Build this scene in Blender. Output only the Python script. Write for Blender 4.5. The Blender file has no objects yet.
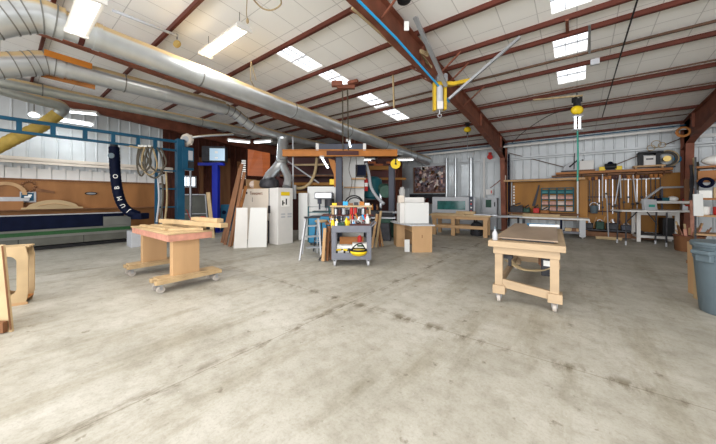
import bpy, math, random
from mathutils import Vector, Matrix
random.seed(7)
SC = bpy.context.scene
COL = SC.collection
PI = math.pi
F, EYE, HY = 280.0, 1.5, 198.0          # focal length in px, eye height, horizon row of the 716x444 frame
def ray(px, py):
    t = (px - 358) / F
    return (.7877*t - .6161, .616*t + .7877, (HY - py) / F)
def at(px, py, z=None, X=None, Y=None, D=None):
    v = ray(px, py)
    if z is not None: k = (z - EYE) / v[2]
    elif X is not None: k = X / v[0]
    elif Y is not None: k = Y / v[1]
    else: k = D
    return Vector((v[0]*k, v[1]*k, EYE + v[2]*k))
def roofz(y): return EYE + 3.73 - .075*y
VIEW = math.radians(38.03)              # building axes against the walkway the camera looks along

# ------------------------------------------------------------------ materials
def mat(name, col, rough=.6, metal=0.0, vary=.0, scale=6.0, bump=0.0, stretch=None, emit=0, trans=0, col2=None, detail=6):
    m = bpy.data.materials.new(name); m.use_nodes = True
    nt = m.node_tree; N = nt.nodes; L = nt.links
    b = N['Principled BSDF']
    b.inputs['Roughness'].default_value = rough
    b.inputs['Metallic'].default_value = metal
    b.inputs['Specular IOR Level'].default_value = .22
    b.inputs['Base Color'].default_value = (*col, 1)
    if emit:
        b.inputs['Emission Color'].default_value = (*col, 1)
        b.inputs['Emission Strength'].default_value = emit
    if trans: b.inputs['Transmission Weight'].default_value = trans
    if vary or bump:
        tc = N.new('ShaderNodeTexCoord'); mp = N.new('ShaderNodeMapping'); nz = N.new('ShaderNodeTexNoise')
        L.new(tc.outputs['Object'], mp.inputs[0]); L.new(mp.outputs[0], nz.inputs['Vector'])
        if stretch: mp.inputs['Scale'].default_value = stretch
        nz.inputs['Scale'].default_value = scale; nz.inputs['Detail'].default_value = detail
        if vary:
            r = N.new('ShaderNodeValToRGB')
            r.color_ramp.elements[0].position = .3; r.color_ramp.elements[1].position = .7
            c2 = col2 or tuple(min(1, c*(1+vary)) for c in col)
            c1 = tuple(c*(1-vary) for c in col) if not col2 else col
            r.color_ramp.elements[0].color = (*c1, 1); r.color_ramp.elements[1].color = (*c2, 1)
            L.new(nz.outputs['Fac'], r.inputs[0]); L.new(r.outputs[0], b.inputs['Base Color'])
        if bump:
            bp = N.new('ShaderNodeBump'); bp.inputs['Strength'].default_value = bump; bp.inputs['Distance'].default_value = .02
            L.new(nz.outputs['Fac'], bp.inputs['Height']); L.new(bp.outputs[0], b.inputs['Normal'])
    return m
M = {}
M['galv'] = mat('galvanised_steel', (.60,.63,.645), .34, .8, .10, 3, .03)
M['galv_c'] = mat('clean_duct_steel', (.60,.63,.645), .34, .8, .10, 3, .03)
M['galv_d'] = mat('dull_duct_steel', (.42,.44,.42), .42, .7, .15, 4, .04)
for _m in ('galv','galv_d'):
    nt = M[_m].node_tree; N = nt.nodes; L = nt.links; b = N['Principled BSDF']
    ge = N.new('ShaderNodeNewGeometry'); sx = N.new('ShaderNodeSeparateXYZ'); nz = N.new('ShaderNodeTexNoise'); nz.inputs['Scale'].default_value = 3
    ma = N.new('ShaderNodeMath'); ma.operation = 'MULTIPLY_ADD'; ma.inputs[1].default_value = .35; rp = N.new('ShaderNodeValToRGB')
    rp.color_ramp.elements[0].position = .40; rp.color_ramp.elements[1].position = .62
    L.new(ge.outputs['Normal'], sx.inputs[0]); L.new(nz.outputs['Fac'], ma.inputs[0]); L.new(sx.outputs[2], ma.inputs[2]); L.new(ma.outputs[0], rp.inputs[0])
    mx = N.new('ShaderNodeMixRGB'); mx.inputs[2].default_value = (.52,.38,.20,1)      # settled sawdust
    src = b.inputs['Base Color'].links[0].from_socket
    L.new(rp.outputs[0], mx.inputs[0]); L.new(src, mx.inputs[1]); L.new(mx.outputs[0], b.inputs['Base Color'])
    iv = N.new('ShaderNodeMath'); iv.operation = 'MULTIPLY_ADD'; iv.inputs[1].default_value = -.7; iv.inputs[2].default_value = .75
    L.new(rp.outputs[0], iv.inputs[0]); L.new(iv.outputs[0], b.inputs['Metallic'])
M['band'] = mat('duct_seam', (.20,.20,.19), .5, .4)
M['rust'] = mat('red_oxide_steel', (.20,.070,.042), .6, .1, .3, 3)
M['rustp'] = mat('red_oxide_beam', (.105,.028,.018), .6, .1, .25, 2)
M['rail'] = mat('brown_rail', (.10,.055,.035), .55, .3, .3, 3)
M['siding'] = mat('pale_metal_siding', (.56,.585,.595), .5, .15, .10, 1.5)
M['sidingr'] = mat('dark_red_panelling', (.07,.021,.012), .6, 0, .35, 3, stretch=(1,5,1))
M['ply'] = mat('plywood', (.46,.285,.145), .55, 0, .14, 3, stretch=(1,1,.15))
M['plyl'] = mat('pale_plywood', (.47,.34,.19), .55, 0, .14, 3, stretch=(1,.2,1))
M['plyy'] = mat('yellowed_plywood', (.34,.15,.026), .5, 0, .2, 2.5, stretch=(1,1,.25))
M['pine'] = mat('pine', (.45,.32,.175), .55, 0, .16, 5, stretch=(1,1,.2))
M['pineb'] = mat('raw_bench_pine', (.405,.295,.185), .55, 0, .13, 5, stretch=(.25,1,1))
M['pink'] = mat('pink_stained_edge', (.52,.25,.18), .6, 0, .25, 6)
M['brown'] = mat('brown_board', (.18,.08,.036), .55, 0, .3, 4, stretch=(1,1,.15))
M['orangew'] = mat('orange_timber', (.33,.13,.035), .5, 0, .3, 4, stretch=(.2,1,1))
M['redwood'] = mat('red_orange_veneer', (.36,.085,.016), .4, 0, .2, 3, stretch=(.3,.3,2))
M['panelw'] = mat('varnished_panel', (.31,.14,.052), .33, 0, .2, 1.6, stretch=(1,1.5,.4))
M['wallp'] = mat('white_laminate', (.66,.66,.64), .4)
M['white'] = mat('white_paint', (.67,.65,.62), .45, 0, .03, 4)
M['offw'] = mat('beige_enamel', (.68,.60,.51), .4, 0, .05, 3)
M['grey'] = mat('grey_plastic', (.15,.155,.18), .5, 0, .08, 5)
M['lgrey'] = mat('light_grey_paint', (.44,.45,.47), .45, 0, .05, 5)
M['steel'] = mat('bare_steel', (.40,.41,.43), .35, .7, .1, 5)
M['gpost'] = mat('grey_post_paint', (.06,.065,.085), .5, .1)
M['blue'] = mat('gantry_blue', (.014,.085,.155), .45, .1, .12, 3)
M['sblue'] = mat('soft_blue', (.03,.20,.36), .45, 0, .15, 4)
M['bblue'] = mat('bright_blue', (.01,.022,.33), .4)
M['cyan'] = mat('sky_blue', (.03,.36,.72), .4)
M['navy'] = mat('navy_cover', (.0035,.006,.02), .5, 0, .2, 5)
M['teal'] = mat('dark_teal', (.012,.09,.11), .5)
M['tealr'] = mat('teal_rack', (.06,.20,.21), .5)
M['green'] = mat('green_strip', (.02,.075,.025), .5, 0, .15, 5)
M['hoseg'] = mat('sea_green_hose', (.05,.30,.23), .4)
M['navy'].node_tree.nodes['Principled BSDF'].inputs['Specular IOR Level'].default_value = .06
M['olive'] = mat('olive_grey_panel', (.10,.10,.085), .5, .1, .15, 3)
M['offgrey'] = mat('mid_grey_panel', (.15,.15,.135), .5, .1, .1, 3)
M['black'] = mat('black', (.012,.012,.013), .5)
M['dark'] = mat('dark_metal', (.04,.04,.045), .5, .3, .3, 6)
M['dgreen'] = mat('dark_green_metal', (.03,.07,.05), .5, .2, .3, 5)
M['red'] = mat('red', (.52,.03,.025), .45)
M['dred'] = mat('dark_red', (.06,.014,.011), .5)
M['orange'] = mat('orange_beam', (.42,.15,.022), .45, 0, .15, 3)
M['yellow'] = mat('yellow', (.80,.56,.02), .4)
M['mustard'] = mat('mustard_paint', (.55,.36,.025), .45, 0, .2, 5)
M['yhose'] = mat('yellow_hose', (.42,.29,.065), .5, 0, .2, 6)
M['tan'] = mat('tan_rope', (.36,.27,.15), .7, 0, .2, 9)
M['cable'] = mat('grey_brown_cable', (.085,.072,.052), .6)
M['clear'] = mat('cloudy_plastic', (.75,.62,.55), .3)
M['pinkbin'] = mat('pinkish_bin', (.62,.36,.30), .4, 0, .25, 12)
M['paper'] = mat('paper', (.85,.84,.80), .6)
M['rubber'] = mat('rubber', (.05,.048,.045), .7)
M['wheel'] = mat('worn_caster_wheel', (.42,.38,.34), .5, 0, .2, 12)
M['canb'] = mat('blue_grey_plastic', (.11,.145,.165), .45, 0, .06, 6)
M['redtop'] = mat('brown_hardboard', (.29,.215,.155), .55, 0, .25, 2.2, stretch=(1,.35,1))
M['brass'] = mat('brass', (.5,.36,.12), .4, .5)
M['tube'] = mat('lamp_tube', (1,.97,.90), .4, emit=3)
M['cool'] = mat('cool_lamp_tube', (.86,.94,1), .4, emit=3)
M['sky'] = mat('lit_skylight_panel', (.93,.96,1), .4, emit=1.15)
M['win'] = mat('lit_window', (.85,.93,1), .4, emit=1.6)
M['glass'] = mat('green_machine_window', (.03,.13,.12), .12, 0, .3, 4)
M['screen'] = mat('lit_screen', (.36,.48,.58), .3, emit=.45)

def floor_mat():
    m = bpy.data.materials.new('worn_concrete'); m.use_nodes = True
    nt = m.node_tree; N = nt.nodes; L = nt.links; b = N['Principled BSDF']
    tc = N.new('ShaderNodeTexCoord')
    def noise(sc, det, rot=0, st=(1,1,1), rg=.6):
        mp = N.new('ShaderNodeMapping'); mp.inputs['Rotation'].default_value = (0,0,rot); mp.inputs['Scale'].default_value = st
        n = N.new('ShaderNodeTexNoise'); n.inputs['Scale'].default_value = sc; n.inputs['Detail'].default_value = det; n.inputs['Roughness'].default_value = rg
        L.new(tc.outputs['Object'], mp.inputs[0]); L.new(mp.outputs[0], n.inputs['Vector']); return n.outputs['Fac']
    def ramp(src, stops):
        r = N.new('ShaderNodeValToRGB'); e = r.color_ramp.elements
        while len(e) < len(stops): e.new(.5)
        for k, (p, c) in enumerate(stops): e[k].position = p; e[k].color = (*c, 1)
        L.new(src, r.inputs[0]); return r.outputs[0]
    def mult(a, bb, fac=1):
        x = N.new('ShaderNodeMixRGB'); x.blend_type = 'MULTIPLY'; x.inputs[0].default_value = fac
        L.new(a, x.inputs[1]); L.new(bb, x.inputs[2]); return x.outputs[0]
    base = ramp(noise(.8, 9, rg=.68), [(.3,(.30,.283,.235)), (.5,(.40,.382,.33)), (.7,(.50,.482,.435))])
    mott = ramp(noise(6.5, 10, .4, rg=.7), [(.36,(.76,.74,.70)), (.54,(1,1,1))])
    fine = ramp(noise(45, 5, rg=.7), [(.34,(.78,.77,.75)), (.52,(1,1,1))])
    sweep = ramp(noise(1.1, 9, .1, (2.2,.35,1), rg=.66), [(.36,(.68,.65,.57)), (.5,(1,1,1))])
    spots = ramp(noise(9, 4, 1.1, rg=.55), [(.27,(.42,.37,.30)), (.345,(1,1,1))])
    pale = ramp(noise(55, 2, .2), [(.70,(0,0,0)), (.78,(.22,.22,.22))])
    c = mult(base, mott, .75); c = mult(c, fine, .7); c = mult(c, sweep, .7); c = mult(c, spots, .75)
    # grime along the slab joints
    gm = N.new('ShaderNodeMapping'); gm.inputs['Location'].default_value = (2.55, -3.1, 0)
    gk = N.new('ShaderNodeTexBrick'); gk.offset = 0; gk.inputs['Scale'].default_value = 1
    gk.inputs['Brick Width'].default_value = 5.6; gk.inputs['Row Height'].default_value = 5.2; gk.inputs['Mortar Size'].default_value = .16; gk.inputs['Mortar Smooth'].default_value = 1
    gk.inputs['Color1'].default_value = gk.inputs['Color2'].default_value = (1,1,1,1); gk.inputs['Mortar'].default_value = (.46,.42,.35,1)
    L.new(tc.outputs['Object'], gm.inputs[0]); L.new(gm.outputs[0], gk.inputs['Vector'])
    gx = N.new('ShaderNodeMixRGB'); gx.blend_type = 'MULTIPLY'
    L.new(ramp(noise(2.6, 8, .3, (2,.8,1), rg=.7), [(.49,(0,0,0)), (.60,(1,1,1))]), gx.inputs[0]); L.new(c, gx.inputs[1]); L.new(gk.outputs['Color'], gx.inputs[2]); c = gx.outputs[0]
    ad = N.new('ShaderNodeMixRGB'); ad.blend_type = 'ADD'; ad.inputs[0].default_value = 1
    L.new(c, ad.inputs[1]); L.new(pale, ad.inputs[2])
    # saw-cut joints
    bk = N.new('ShaderNodeTexBrick'); bk.offset = 0; bk.inputs['Scale'].default_value = 1
    bk.inputs['Brick Width'].default_value = 5.6; bk.inputs['Row Height'].default_value = 5.2; bk.inputs['Mortar Size'].default_value = .006
    bk.inputs['Color1'].default_value = bk.inputs['Color2'].default_value = (1,1,1,1); bk.inputs['Mortar'].default_value = (.62,.59,.54,1)
    mp = N.new('ShaderNodeMapping'); mp.inputs['Location'].default_value = (2.55, -3.1, 0)
    L.new(tc.outputs['Object'], mp.inputs[0]); L.new(mp.outputs[0], bk.inputs['Vector'])
    L.new(mult(ad.outputs[0], bk.outputs['Color'], .8), b.inputs['Base Color'])
    b.inputs['Roughness'].default_value = .42
    rr = ramp(noise(2, 5, .9), [(.3,(.42,.42,.42)), (.7,(.65,.65,.65))]); L.new(rr, b.inputs['Roughness'])
    bp = N.new('ShaderNodeBump'); bp.inputs['Strength'].default_value = .12; bp.inputs['Distance'].default_value = .01
    L.new(noise(30, 5), bp.inputs['Height']); L.new(bp.outputs[0], b.inputs['Normal'])
    return m
M['floor'] = floor_mat()
def ceil_mat():
    m = bpy.data.materials.new('white_insulation_board'); m.use_nodes = True
    nt = m.node_tree; N = nt.nodes; L = nt.links; b = N['Principled BSDF']; b.inputs['Roughness'].default_value = .7
    tc = N.new('ShaderNodeTexCoord'); bk = N.new('ShaderNodeTexBrick'); bk.offset = 0; bk.inputs['Scale'].default_value = 1
    bk.inputs['Brick Width'].default_value = .57; bk.inputs['Row Height'].default_value = .75; bk.inputs['Mortar Size'].default_value = .008
    bk.inputs['Color1'].default_value = (.91,.90,.87,1); bk.inputs['Color2'].default_value = (.89,.88,.85,1); bk.inputs['Mortar'].default_value = (.60,.59,.57,1)
    L.new(tc.outputs['Object'], bk.inputs['Vector']); L.new(bk.outputs['Color'], b.inputs['Base Color'])
    return m
M['ceil'] = ceil_mat()
def collage_mat():
    m = bpy.data.materials.new('cluttered_print'); m.use_nodes = True
    nt = m.node_tree; N = nt.nodes; L = nt.links; b = N['Principled BSDF']; b.inputs['Roughness'].default_value = .5
    tc = N.new('ShaderNodeTexCoord'); v = N.new('ShaderNodeTexVoronoi'); v.inputs['Scale'].default_value = 9
    r = N.new('ShaderNodeValToRGB'); e = r.color_ramp.elements
    for p, c in ((0,(.03,.02,.025)), (.3,(.12,.06,.05)), (.5,(.25,.17,.16)), (.7,(.07,.05,.09)), (.85,(.42,.34,.36)), (1,(.16,.06,.04))):
        if p in (0, 1): x = e[0 if p == 0 else len(e)-1]
        else: x = e.new(p)
        x.color = (*c, 1)
    sp = N.new('ShaderNodeSeparateColor')
    L.new(tc.outputs['Object'], v.inputs['Vector']); L.new(v.outputs['Color'], sp.inputs[0]); L.new(sp.outputs[0], r.inputs[0]); L.new(r.outputs[0], b.inputs['Base Color'])
    return m
M['collage'] = collage_mat()

# ------------------------------------------------------------------ mesh helpers
class MB:
    def __init__(s): s.v = []; s.f = []
    def add(s, vs, fs):
        o = len(s.v); s.v += [tuple(v) for v in vs]; s.f += [tuple(i+o for i in f) for f in fs]; return s
    def bx(s, x0, x1, y0, y1, z0, z1):
        vs = [(x0,y0,z0),(x1,y0,z0),(x1,y1,z0),(x0,y1,z0),(x0,y0,z1),(x1,y0,z1),(x1,y1,z1),(x0,y1,z1)]
        return s.add(vs, [(3,2,1,0),(4,5,6,7),(0,1,5,4),(1,2,6,5),(2,3,7,6),(3,0,4,7)])
    def box(s, c, d, rz=0, m=None):
        n = len(s.v); s.bx(-d[0]/2,d[0]/2,-d[1]/2,d[1]/2,-d[2]/2,d[2]/2)
        R = (m or Matrix.Rotation(rz, 3, 'Z'))
        for i in range(n, len(s.v)): s.v[i] = tuple(R @ Vector(s.v[i]) + Vector(c))
        return s
    def bar(s, p, q, w, h, up=(0,0,1)):
        p = Vector(p); q = Vector(q); d = (q-p); ln = d.length; d.normalize(); u = Vector(up)
        if abs(d.dot(u)) > .98: u = Vector((0,1,0))
        sd = d.cross(u).normalized(); u = sd.cross(d).normalized()
        vs = []
        for a in (p, q):
            for i, j in ((-1,-1),(1,-1),(1,1),(-1,1)): vs.append(a + sd*(i*w/2) + u*(j*h/2))
        return s.add(vs, [(3,2,1,0),(4,5,6,7),(0,1,5,4),(1,2,6,5),(2,3,7,6),(3,0,4,7)])
    def tube(s, pts, r, n=10, cap=True):
        pts = [Vector(p) for p in pts]; k = len(pts); rs = r if isinstance(r, (list, tuple)) else [r]*k
        tg = [(pts[min(i+1,k-1)] - pts[max(i-1,0)]).normalized() for i in range(k)]
        a = Vector((0,0,1)) if abs(tg[0].z) < .9 else Vector((1,0,0))
        u = (a - tg[0]*a.dot(tg[0])).normalized(); vs = []; fs = []
        for i in range(k):
            u = (u - tg[i]*u.dot(tg[i])).normalized(); w = tg[i].cross(u)
            for j in range(n):
                th = 2*PI*j/n; vs.append(pts[i] + (u*math.cos(th) + w*math.sin(th))*rs[i])
        for i in range(k-1):
            for j in range(n):
                fs.append((i*n+j, i*n+(j+1)%n, (i+1)*n+(j+1)%n, (i+1)*n+j))
        if cap: fs += [tuple(range(n))[::-1], tuple((k-1)*n+j for j in range(n))]
        return s.add(vs, fs)
    def cyl(s, c, r, h, n=16, axis='z', r2=None):
        c = Vector(c); d = {'x':Vector((1,0,0)),'y':Vector((0,1,0)),'z':Vector((0,0,1))}[axis]
        return s.tube([c - d*h/2, c + d*h/2], [r, r if r2 is None else r2], n)
    def lathe(s, prof, c=(0,0,0), n=24):
        vs = []; fs = []; k = len(prof)
        for r, z in prof:
            for j in range(n): th = 2*PI*j/n; vs.append((c[0]+r*math.cos(th), c[1]+r*math.sin(th), c[2]+z))
        for i in range(k-1):
            for j in range(n): fs.append((i*n+j, i*n+(j+1)%n, (i+1)*n+(j+1)%n, (i+1)*n+j))
        fs += [tuple(range(n))[::-1], tuple((k-1)*n+j for j in range(n))]
        return s.add(vs, fs)
    def prism(s, poly, ext):
        n = len(poly); e = Vector(ext); P = [Vector(p) for p in poly]
        return s.add(P + [p+e for p in P], [tuple(range(n))[::-1], tuple(range(n,2*n))] + [(i,(i+1)%n,n+(i+1)%n,n+i) for i in range(n)])
    def ball(s, c, r, n=12, k=8):
        rx, ry, rz = r if isinstance(r, tuple) else (r, r, r); vs = []; fs = []
        for i in range(1, k):
            a = PI*i/k
            for j in range(n): th = 2*PI*j/n; vs.append((c[0]+rx*math.sin(a)*math.cos(th), c[1]+ry*math.sin(a)*math.sin(th), c[2]-rz*math.cos(a)))
        b = len(vs); vs += [(c[0],c[1],c[2]-rz), (c[0],c[1],c[2]+rz)]
        for i in range(k-2):
            for j in range(n): fs.append((i*n+j, i*n+(j+1)%n, (i+1)*n+(j+1)%n, (i+1)*n+j))
        for j in range(n): fs.append((b,(j+1)%n,j)); fs.append((b+1,(k-2)*n+j,(k-2)*n+(j+1)%n))
        return s.add(vs, fs)
    def ring(s, c, R, r, n=24, k=8, axis='z', arc=2*PI, a0=0):
        c = Vector(c); P = []
        for i in range(n+1):
            th = a0 + arc*i/n; x, y = R*math.cos(th), R*math.sin(th)
            P.append(c + (Vector((x,y,0)) if axis=='z' else Vector((x,0,y)) if axis=='y' else Vector((0,x,y))))
        return s.tube(P, r, k)
    def holed(s, outer, inner, ext):
        n = len(outer); e = Vector(ext); O = [Vector(p) for p in outer]; I = [Vector(p) for p in inner]
        vs = O + I + [p+e for p in O] + [p+e for p in I]; fs = []
        for i in range(n):
            j = (i+1) % n
            fs += [(i,j,n+j,n+i), (2*n+j,2*n+i,3*n+i,3*n+j), (j,i,2*n+i,2*n+j), (n+i,n+j,3*n+j,3*n+i)]
        return s.add(vs, fs)
def obj(name, mb, m, parent=None, smooth=False, bevel=0, loc=None, rz=0):
    me = bpy.data.meshes.new(name); me.from_pydata(mb.v, [], mb.f); me.update()
    import bmesh
    bm = bmesh.new(); bm.from_mesh(me); bmesh.ops.recalc_face_normals(bm, faces=bm.faces); bm.to_mesh(me); bm.free()
    me.materials.append(M[m] if isinstance(m, str) else m)
    o = bpy.data.objects.new(name, me); COL.objects.link(o)
    if smooth:
        for p in me.polygons: p.use_smooth = len(p.vertices) == 4
        bm = bmesh.new(); bm.from_mesh(me)
        for e in bm.edges:
            if len(e.link_faces) == 2 and e.calc_face_angle(0) > .7: e.smooth = False
        bm.to_mesh(me); bm.free()
    if bevel:
        b = o.modifiers.new('bevel', 'BEVEL'); b.width = bevel; b.segments = 2; b.limit_method = 'ANGLE'
    if parent: o.parent = parent
    if loc is not None: o.location = loc
    if rz: o.rotation_euler.z = rz
    return o
def tag(o, label, cat, group=None):
    o['label'] = label; o['category'] = cat
    if group: o['group'] = group
    return o
def thing(name, label, cat, loc=(0,0,0), rz=0, group=None):
    o = bpy.data.objects.new(name, None); COL.objects.link(o); o.empty_display_size = .1
    o.location = loc; o.rotation_euler = (0,0,rz); return tag(o, label, cat, group)
def solo(name, mb, m, label, cat, loc=(0,0,0), rz=0, group=None, **k):
    return tag(obj(name, mb, m, loc=loc, rz=rz, **k), label, cat, group)
def struct(name, mb, m, parent=None, **k):
    o = obj(name, mb, m, parent, **k)
    if not parent: o['kind'] = 'structure'
    return o
def dup(root, loc, rz, label, group=None):
    r = root.copy(); COL.objects.link(r); r.location = loc; r.rotation_euler = (0,0,rz); r['label'] = label
    if group: r['group'] = group
    for ch in list(root.children):
        c = ch.copy(); COL.objects.link(c); c.parent = r
        for g in list(ch.children):
            d = g.copy(); COL.objects.link(d); d.parent = c
    return r
def smoothpath(pts, n=8):
    P = [Vector(p) for p in pts]; P = [P[0]*2-P[1]] + P + [P[-1]*2-P[-2]]; out = []
    for i in range(1, len(P)-2):
        for k in range(n):
            t = k/n; a, b, c, d = P[i-1], P[i], P[i+1], P[i+2]
            out.append(.5*((2*b) + (c-a)*t + (2*a-5*b+4*c-d)*t*t + (3*b-a-3*c+d)*t**3))
    out.append(P[-2]); return out
def text(body, size, m, parent, loc, rot, name='lettering', depth=.004):
    cu = bpy.data.curves.new(name, 'FONT'); cu.body = body; cu.size = size; cu.extrude = depth; cu.align_x = 'CENTER'; cu.align_y = 'CENTER'
    t = bpy.data.objects.new('tmp', cu); COL.objects.link(t); bpy.context.view_layer.update()
    me = bpy.data.meshes.new_from_object(t.evaluated_get(bpy.context.evaluated_depsgraph_get()))
    COL.objects.unlink(t); bpy.data.objects.remove(t)
    me.materials.clear(); me.materials.append(M[m])
    o = bpy.data.objects.new(name, me); COL.objects.link(o); o.parent = parent; o.location = loc
    if isinstance(rot, Matrix): o.rotation_euler = rot.to_euler()
    else: o.rotation_euler = rot
    return o
ORD = 'first second third fourth fifth sixth seventh eighth ninth tenth eleventh twelfth thirteenth fourteenth fifteenth sixteenth seventeenth eighteenth nineteenth twentieth twenty-first twenty-second twenty-third twenty-fourth twenty-fifth twenty-sixth twenty-seventh twenty-eighth'.split()

# ------------------------------------------------------------------ room shell
XL, XR, YB, YN = -14.0, 9.0, 14.8, -7.0
struct('floor', MB().bx(XL-.3, XR+.3, YN-1, YB+.3, -.15, 0), 'floor')
def ribbed(a, b, z0, z1f, nrm, pitch=.31):
    a = Vector(a); b = Vector(b); d = (b-a); L = d.length; d.normalize(); n = Vector(nrm); m = MB(); prof = []
    x = 0
    while x < L - pitch:
        for dx, h in ((0,0), (pitch-.075,0), (pitch-.055,.028), (pitch-.025,.028), (pitch-.005,0)): prof.append((x+dx, h))
        x += pitch
    prof.append((L, 0)); vs = []
    for t, h in prof:
        p = a + d*t + n*h; vs += [(p.x,p.y,z0), (p.x,p.y,z1f(p))]
    k = len(prof)
    m.add(vs, [(2*i, 2*i+2, 2*i+3, 2*i+1) for i in range(k-1)])
    q0, q1 = a - n*.06, b - n*.06
    m.add([(q0.x,q0.y,z0),(q1.x,q1.y,z0),(q1.x,q1.y,z1f(q1)),(q0.x,q0.y,z1f(q0))], [(0,1,2,3)])
    return m
struct('wall_back', ribbed((XL,YB,0), (XR,YB,0), 0, lambda p: roofz(p.y)+.2, (0,-1,0)), 'siding')
struct('wall_left', ribbed((XL,YN,0), (XL,4.3,0), 0, lambda p: roofz(p.y)+.2, (1,0,0), .33), 'siding')
struct('wall_left_corner', ribbed((XL,4.3,0), (XL,YB,0), 0, lambda p: roofz(p.y)+.2, (1,0,0), .3), 'sidingr')
struct('wall_right', ribbed((XR,YB,0), (XR,YN,0), 0, lambda p: roofz(p.y)+.2, (-1,0,0)), 'siding')
# roof: white boards, with the translucent panels let in
YPUR = [-5.2,-3.7,-2.2,-.8,.6,2.2,3.95,5.21,6.31,6.87,8.31,9.87,11.35,12.96,14.6]
SKY = [(-.4,.17,6.95,7.82), (-.4,.17,8.46,9.35), (-.36,.2,5.45,6.15), (-5.72,-5.15,4.02,5.12), (-5.62,-5.08,5.3,6.25),
       (-5.6,-5.05,7.0,8.2), (-5.6,-5.05,8.42,9.7), (-11.45,-10.75,3.3,4.15), (-11.45,-10.75,4.3,5.1)]
rm = MB()
ys = sorted({YN, YB+.2} | {s[2] for s in SKY} | {s[3] for s in SKY})
for i in range(len(ys)-1):
    y0, y1 = ys[i], ys[i+1]; cuts = sorted((s[0], s[1]) for s in SKY if s[2] <= y0+1e-6 and s[3] >= y1-1e-6); x = XL
    for c0, c1 in cuts + [(XR, XR)]:
        if c0 > x:
            a, b = roofz(y0)+.055, roofz(y1)+.055
            rm.add([(x,y0,a),(c0,y0,a),(c0,y1,b),(x,y1,b),(x,y0,a+.1),(c0,y0,a+.1),(c0,y1,b+.1),(x,y1,b+.1)],
                   [(3,2,1,0),(4,5,6,7),(0,1,5,4),(1,2,6,5),(2,3,7,6),(3,0,4,7)])
        x = c1
struct('ceiling', rm, 'ceil')
for i, (a, b, c, d) in enumerate(SKY):
    z0, z1 = roofz(c)+.09, roofz(d)+.09
    w = struct('window_%d' % (i+1), MB().prism([(a,c,z0),(b,c,z0),(b,d,z1),(a,d,z1)], (0,0,.02)), 'sky')
    fr = MB()
    for k in (.5,):
        y = c + (d-c)*k; fr.bar((a,y,roofz(y)+.075), (b,y,roofz(y)+.075), .025, .03)
    x = (a+b)/2; fr.bar((x-.08,c,z0-.015), (x-.08,d,z1-.015), .012, .02); fr.bar((x+.12,c,z0-.015), (x+.12,d,z1-.015), .012, .02)
    struct('window_bar', fr, 'lgrey', w)
# purlins: zed sections along X
for i, y in enumerate(YPUR):
    z = roofz(y); m = MB()
    m.bx(XL, XR, y-.010, y+.010, z-.035, z+.055); m.bx(XL, XR, y-.010, y+.045, z-.04, z-.03)
    struct('ceiling_beam', m, 'rustp')
for i, (y, dz, mm, w) in enumerate(((7.79,-.02,'rail',.045), (11.05,-.0,'rail',.03), (9.55,-.02,'rail',.03), (13.6,-.02,'rail',.03))):
    struct('trim_%d' % (i+1), MB().bar((XL,y,roofz(y)+dz), (XR,y,roofz(y)+dz), w, w), mm)
# rafters and columns: deep I sections
def frame(x):
    m = MB(); top = lambda y: roofz(y)-.05
    bot = [(YN, roofz(YN)-.5), (4.0, roofz(4)-.5), (9.5, roofz(9.5)-.52), (13.4, roofz(13.4)-.78), (14.5, roofz(14.5)-.98)]
    pl = [(x-.01,y,z) for y, z in bot] + [(x-.01,14.5,top(14.5)), (x-.01,YN,top(YN))]
    m.prism(pl, (.02,0,0))
    for (y0,z0), (y1,z1) in zip(bot, bot[1:]): m.bar((x,y0,z0), (x,y1,z1), .19, .02)
    m.bar((x,YN,top(YN)), (x,14.6,top(14.6)), .19, .02)
    for y in (5.6, 10.2, 13.4): m.bx(x-.08, x+.08, y-.008, y+.008, roofz(y)-.5, top(y))
    struct('rafter_beam', m, 'rust')
    c = MB(); c.prism([(x-.01,14.25,0),(x-.01,14.55,0),(x-.01,14.55,top(14.5)),(x-.01,13.9,top(13.9)),(x-.01,13.95,3.2)], (.02,0,0))
    c.bar((x,14.24,0), (x,13.93,3.3), .19, .02); c.bx(x-.095, x+.095, 14.54, 14.56, 0, 4.1); c.bx(x-.14, x+.14, 14.1, 14.62, 0, .025)
    struct('column', c, 'rust')
for x in (-13.7, -8.2, -2.65, 2.92, 8.5): frame(x)
br = MB()
for x in (-8.2, -2.65, 3.05):
    for y in (3.95, 6.31, 6.87, 8.31):
        for s in (-1, 1): br.bar((x+s*.06,y-.0,roofz(y)-.42), (x+s*.62,y,roofz(y)+.0), .03, .03)
struct('ceiling_beam_brace', br, 'rust')
# girts on the walls
struct('trim_5', MB().bx(-13.96, -13.74, YN, 4.6, 2.68, 2.70).bx(-13.76, -13.74, YN, 4.6, 2.60, 2.80).bx(-13.96,-13.9,YN,4.6,2.79,2.82), 'offw')
struct('trim_6', MB().bx(XL, XR, 14.55, 14.74, 3.30, 3.32).bx(XL, XR, 14.55, 14.57, 3.24, 3.38), 'siding')
sc = MB()
for i in range(26):
    y = -4.2 + i*.33; sc.bx(-13.93, -13.90, y, y+.315, 2.10, 2.46); sc.bx(-13.93, -13.88, y+.24, y+.31, 2.44, 2.52)
struct('trim_7', sc, 'white')
struct('trim_8', MB().bx(-13.95,-13.82, YN, 4.2, 2.075, 2.12), 'brown')
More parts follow.
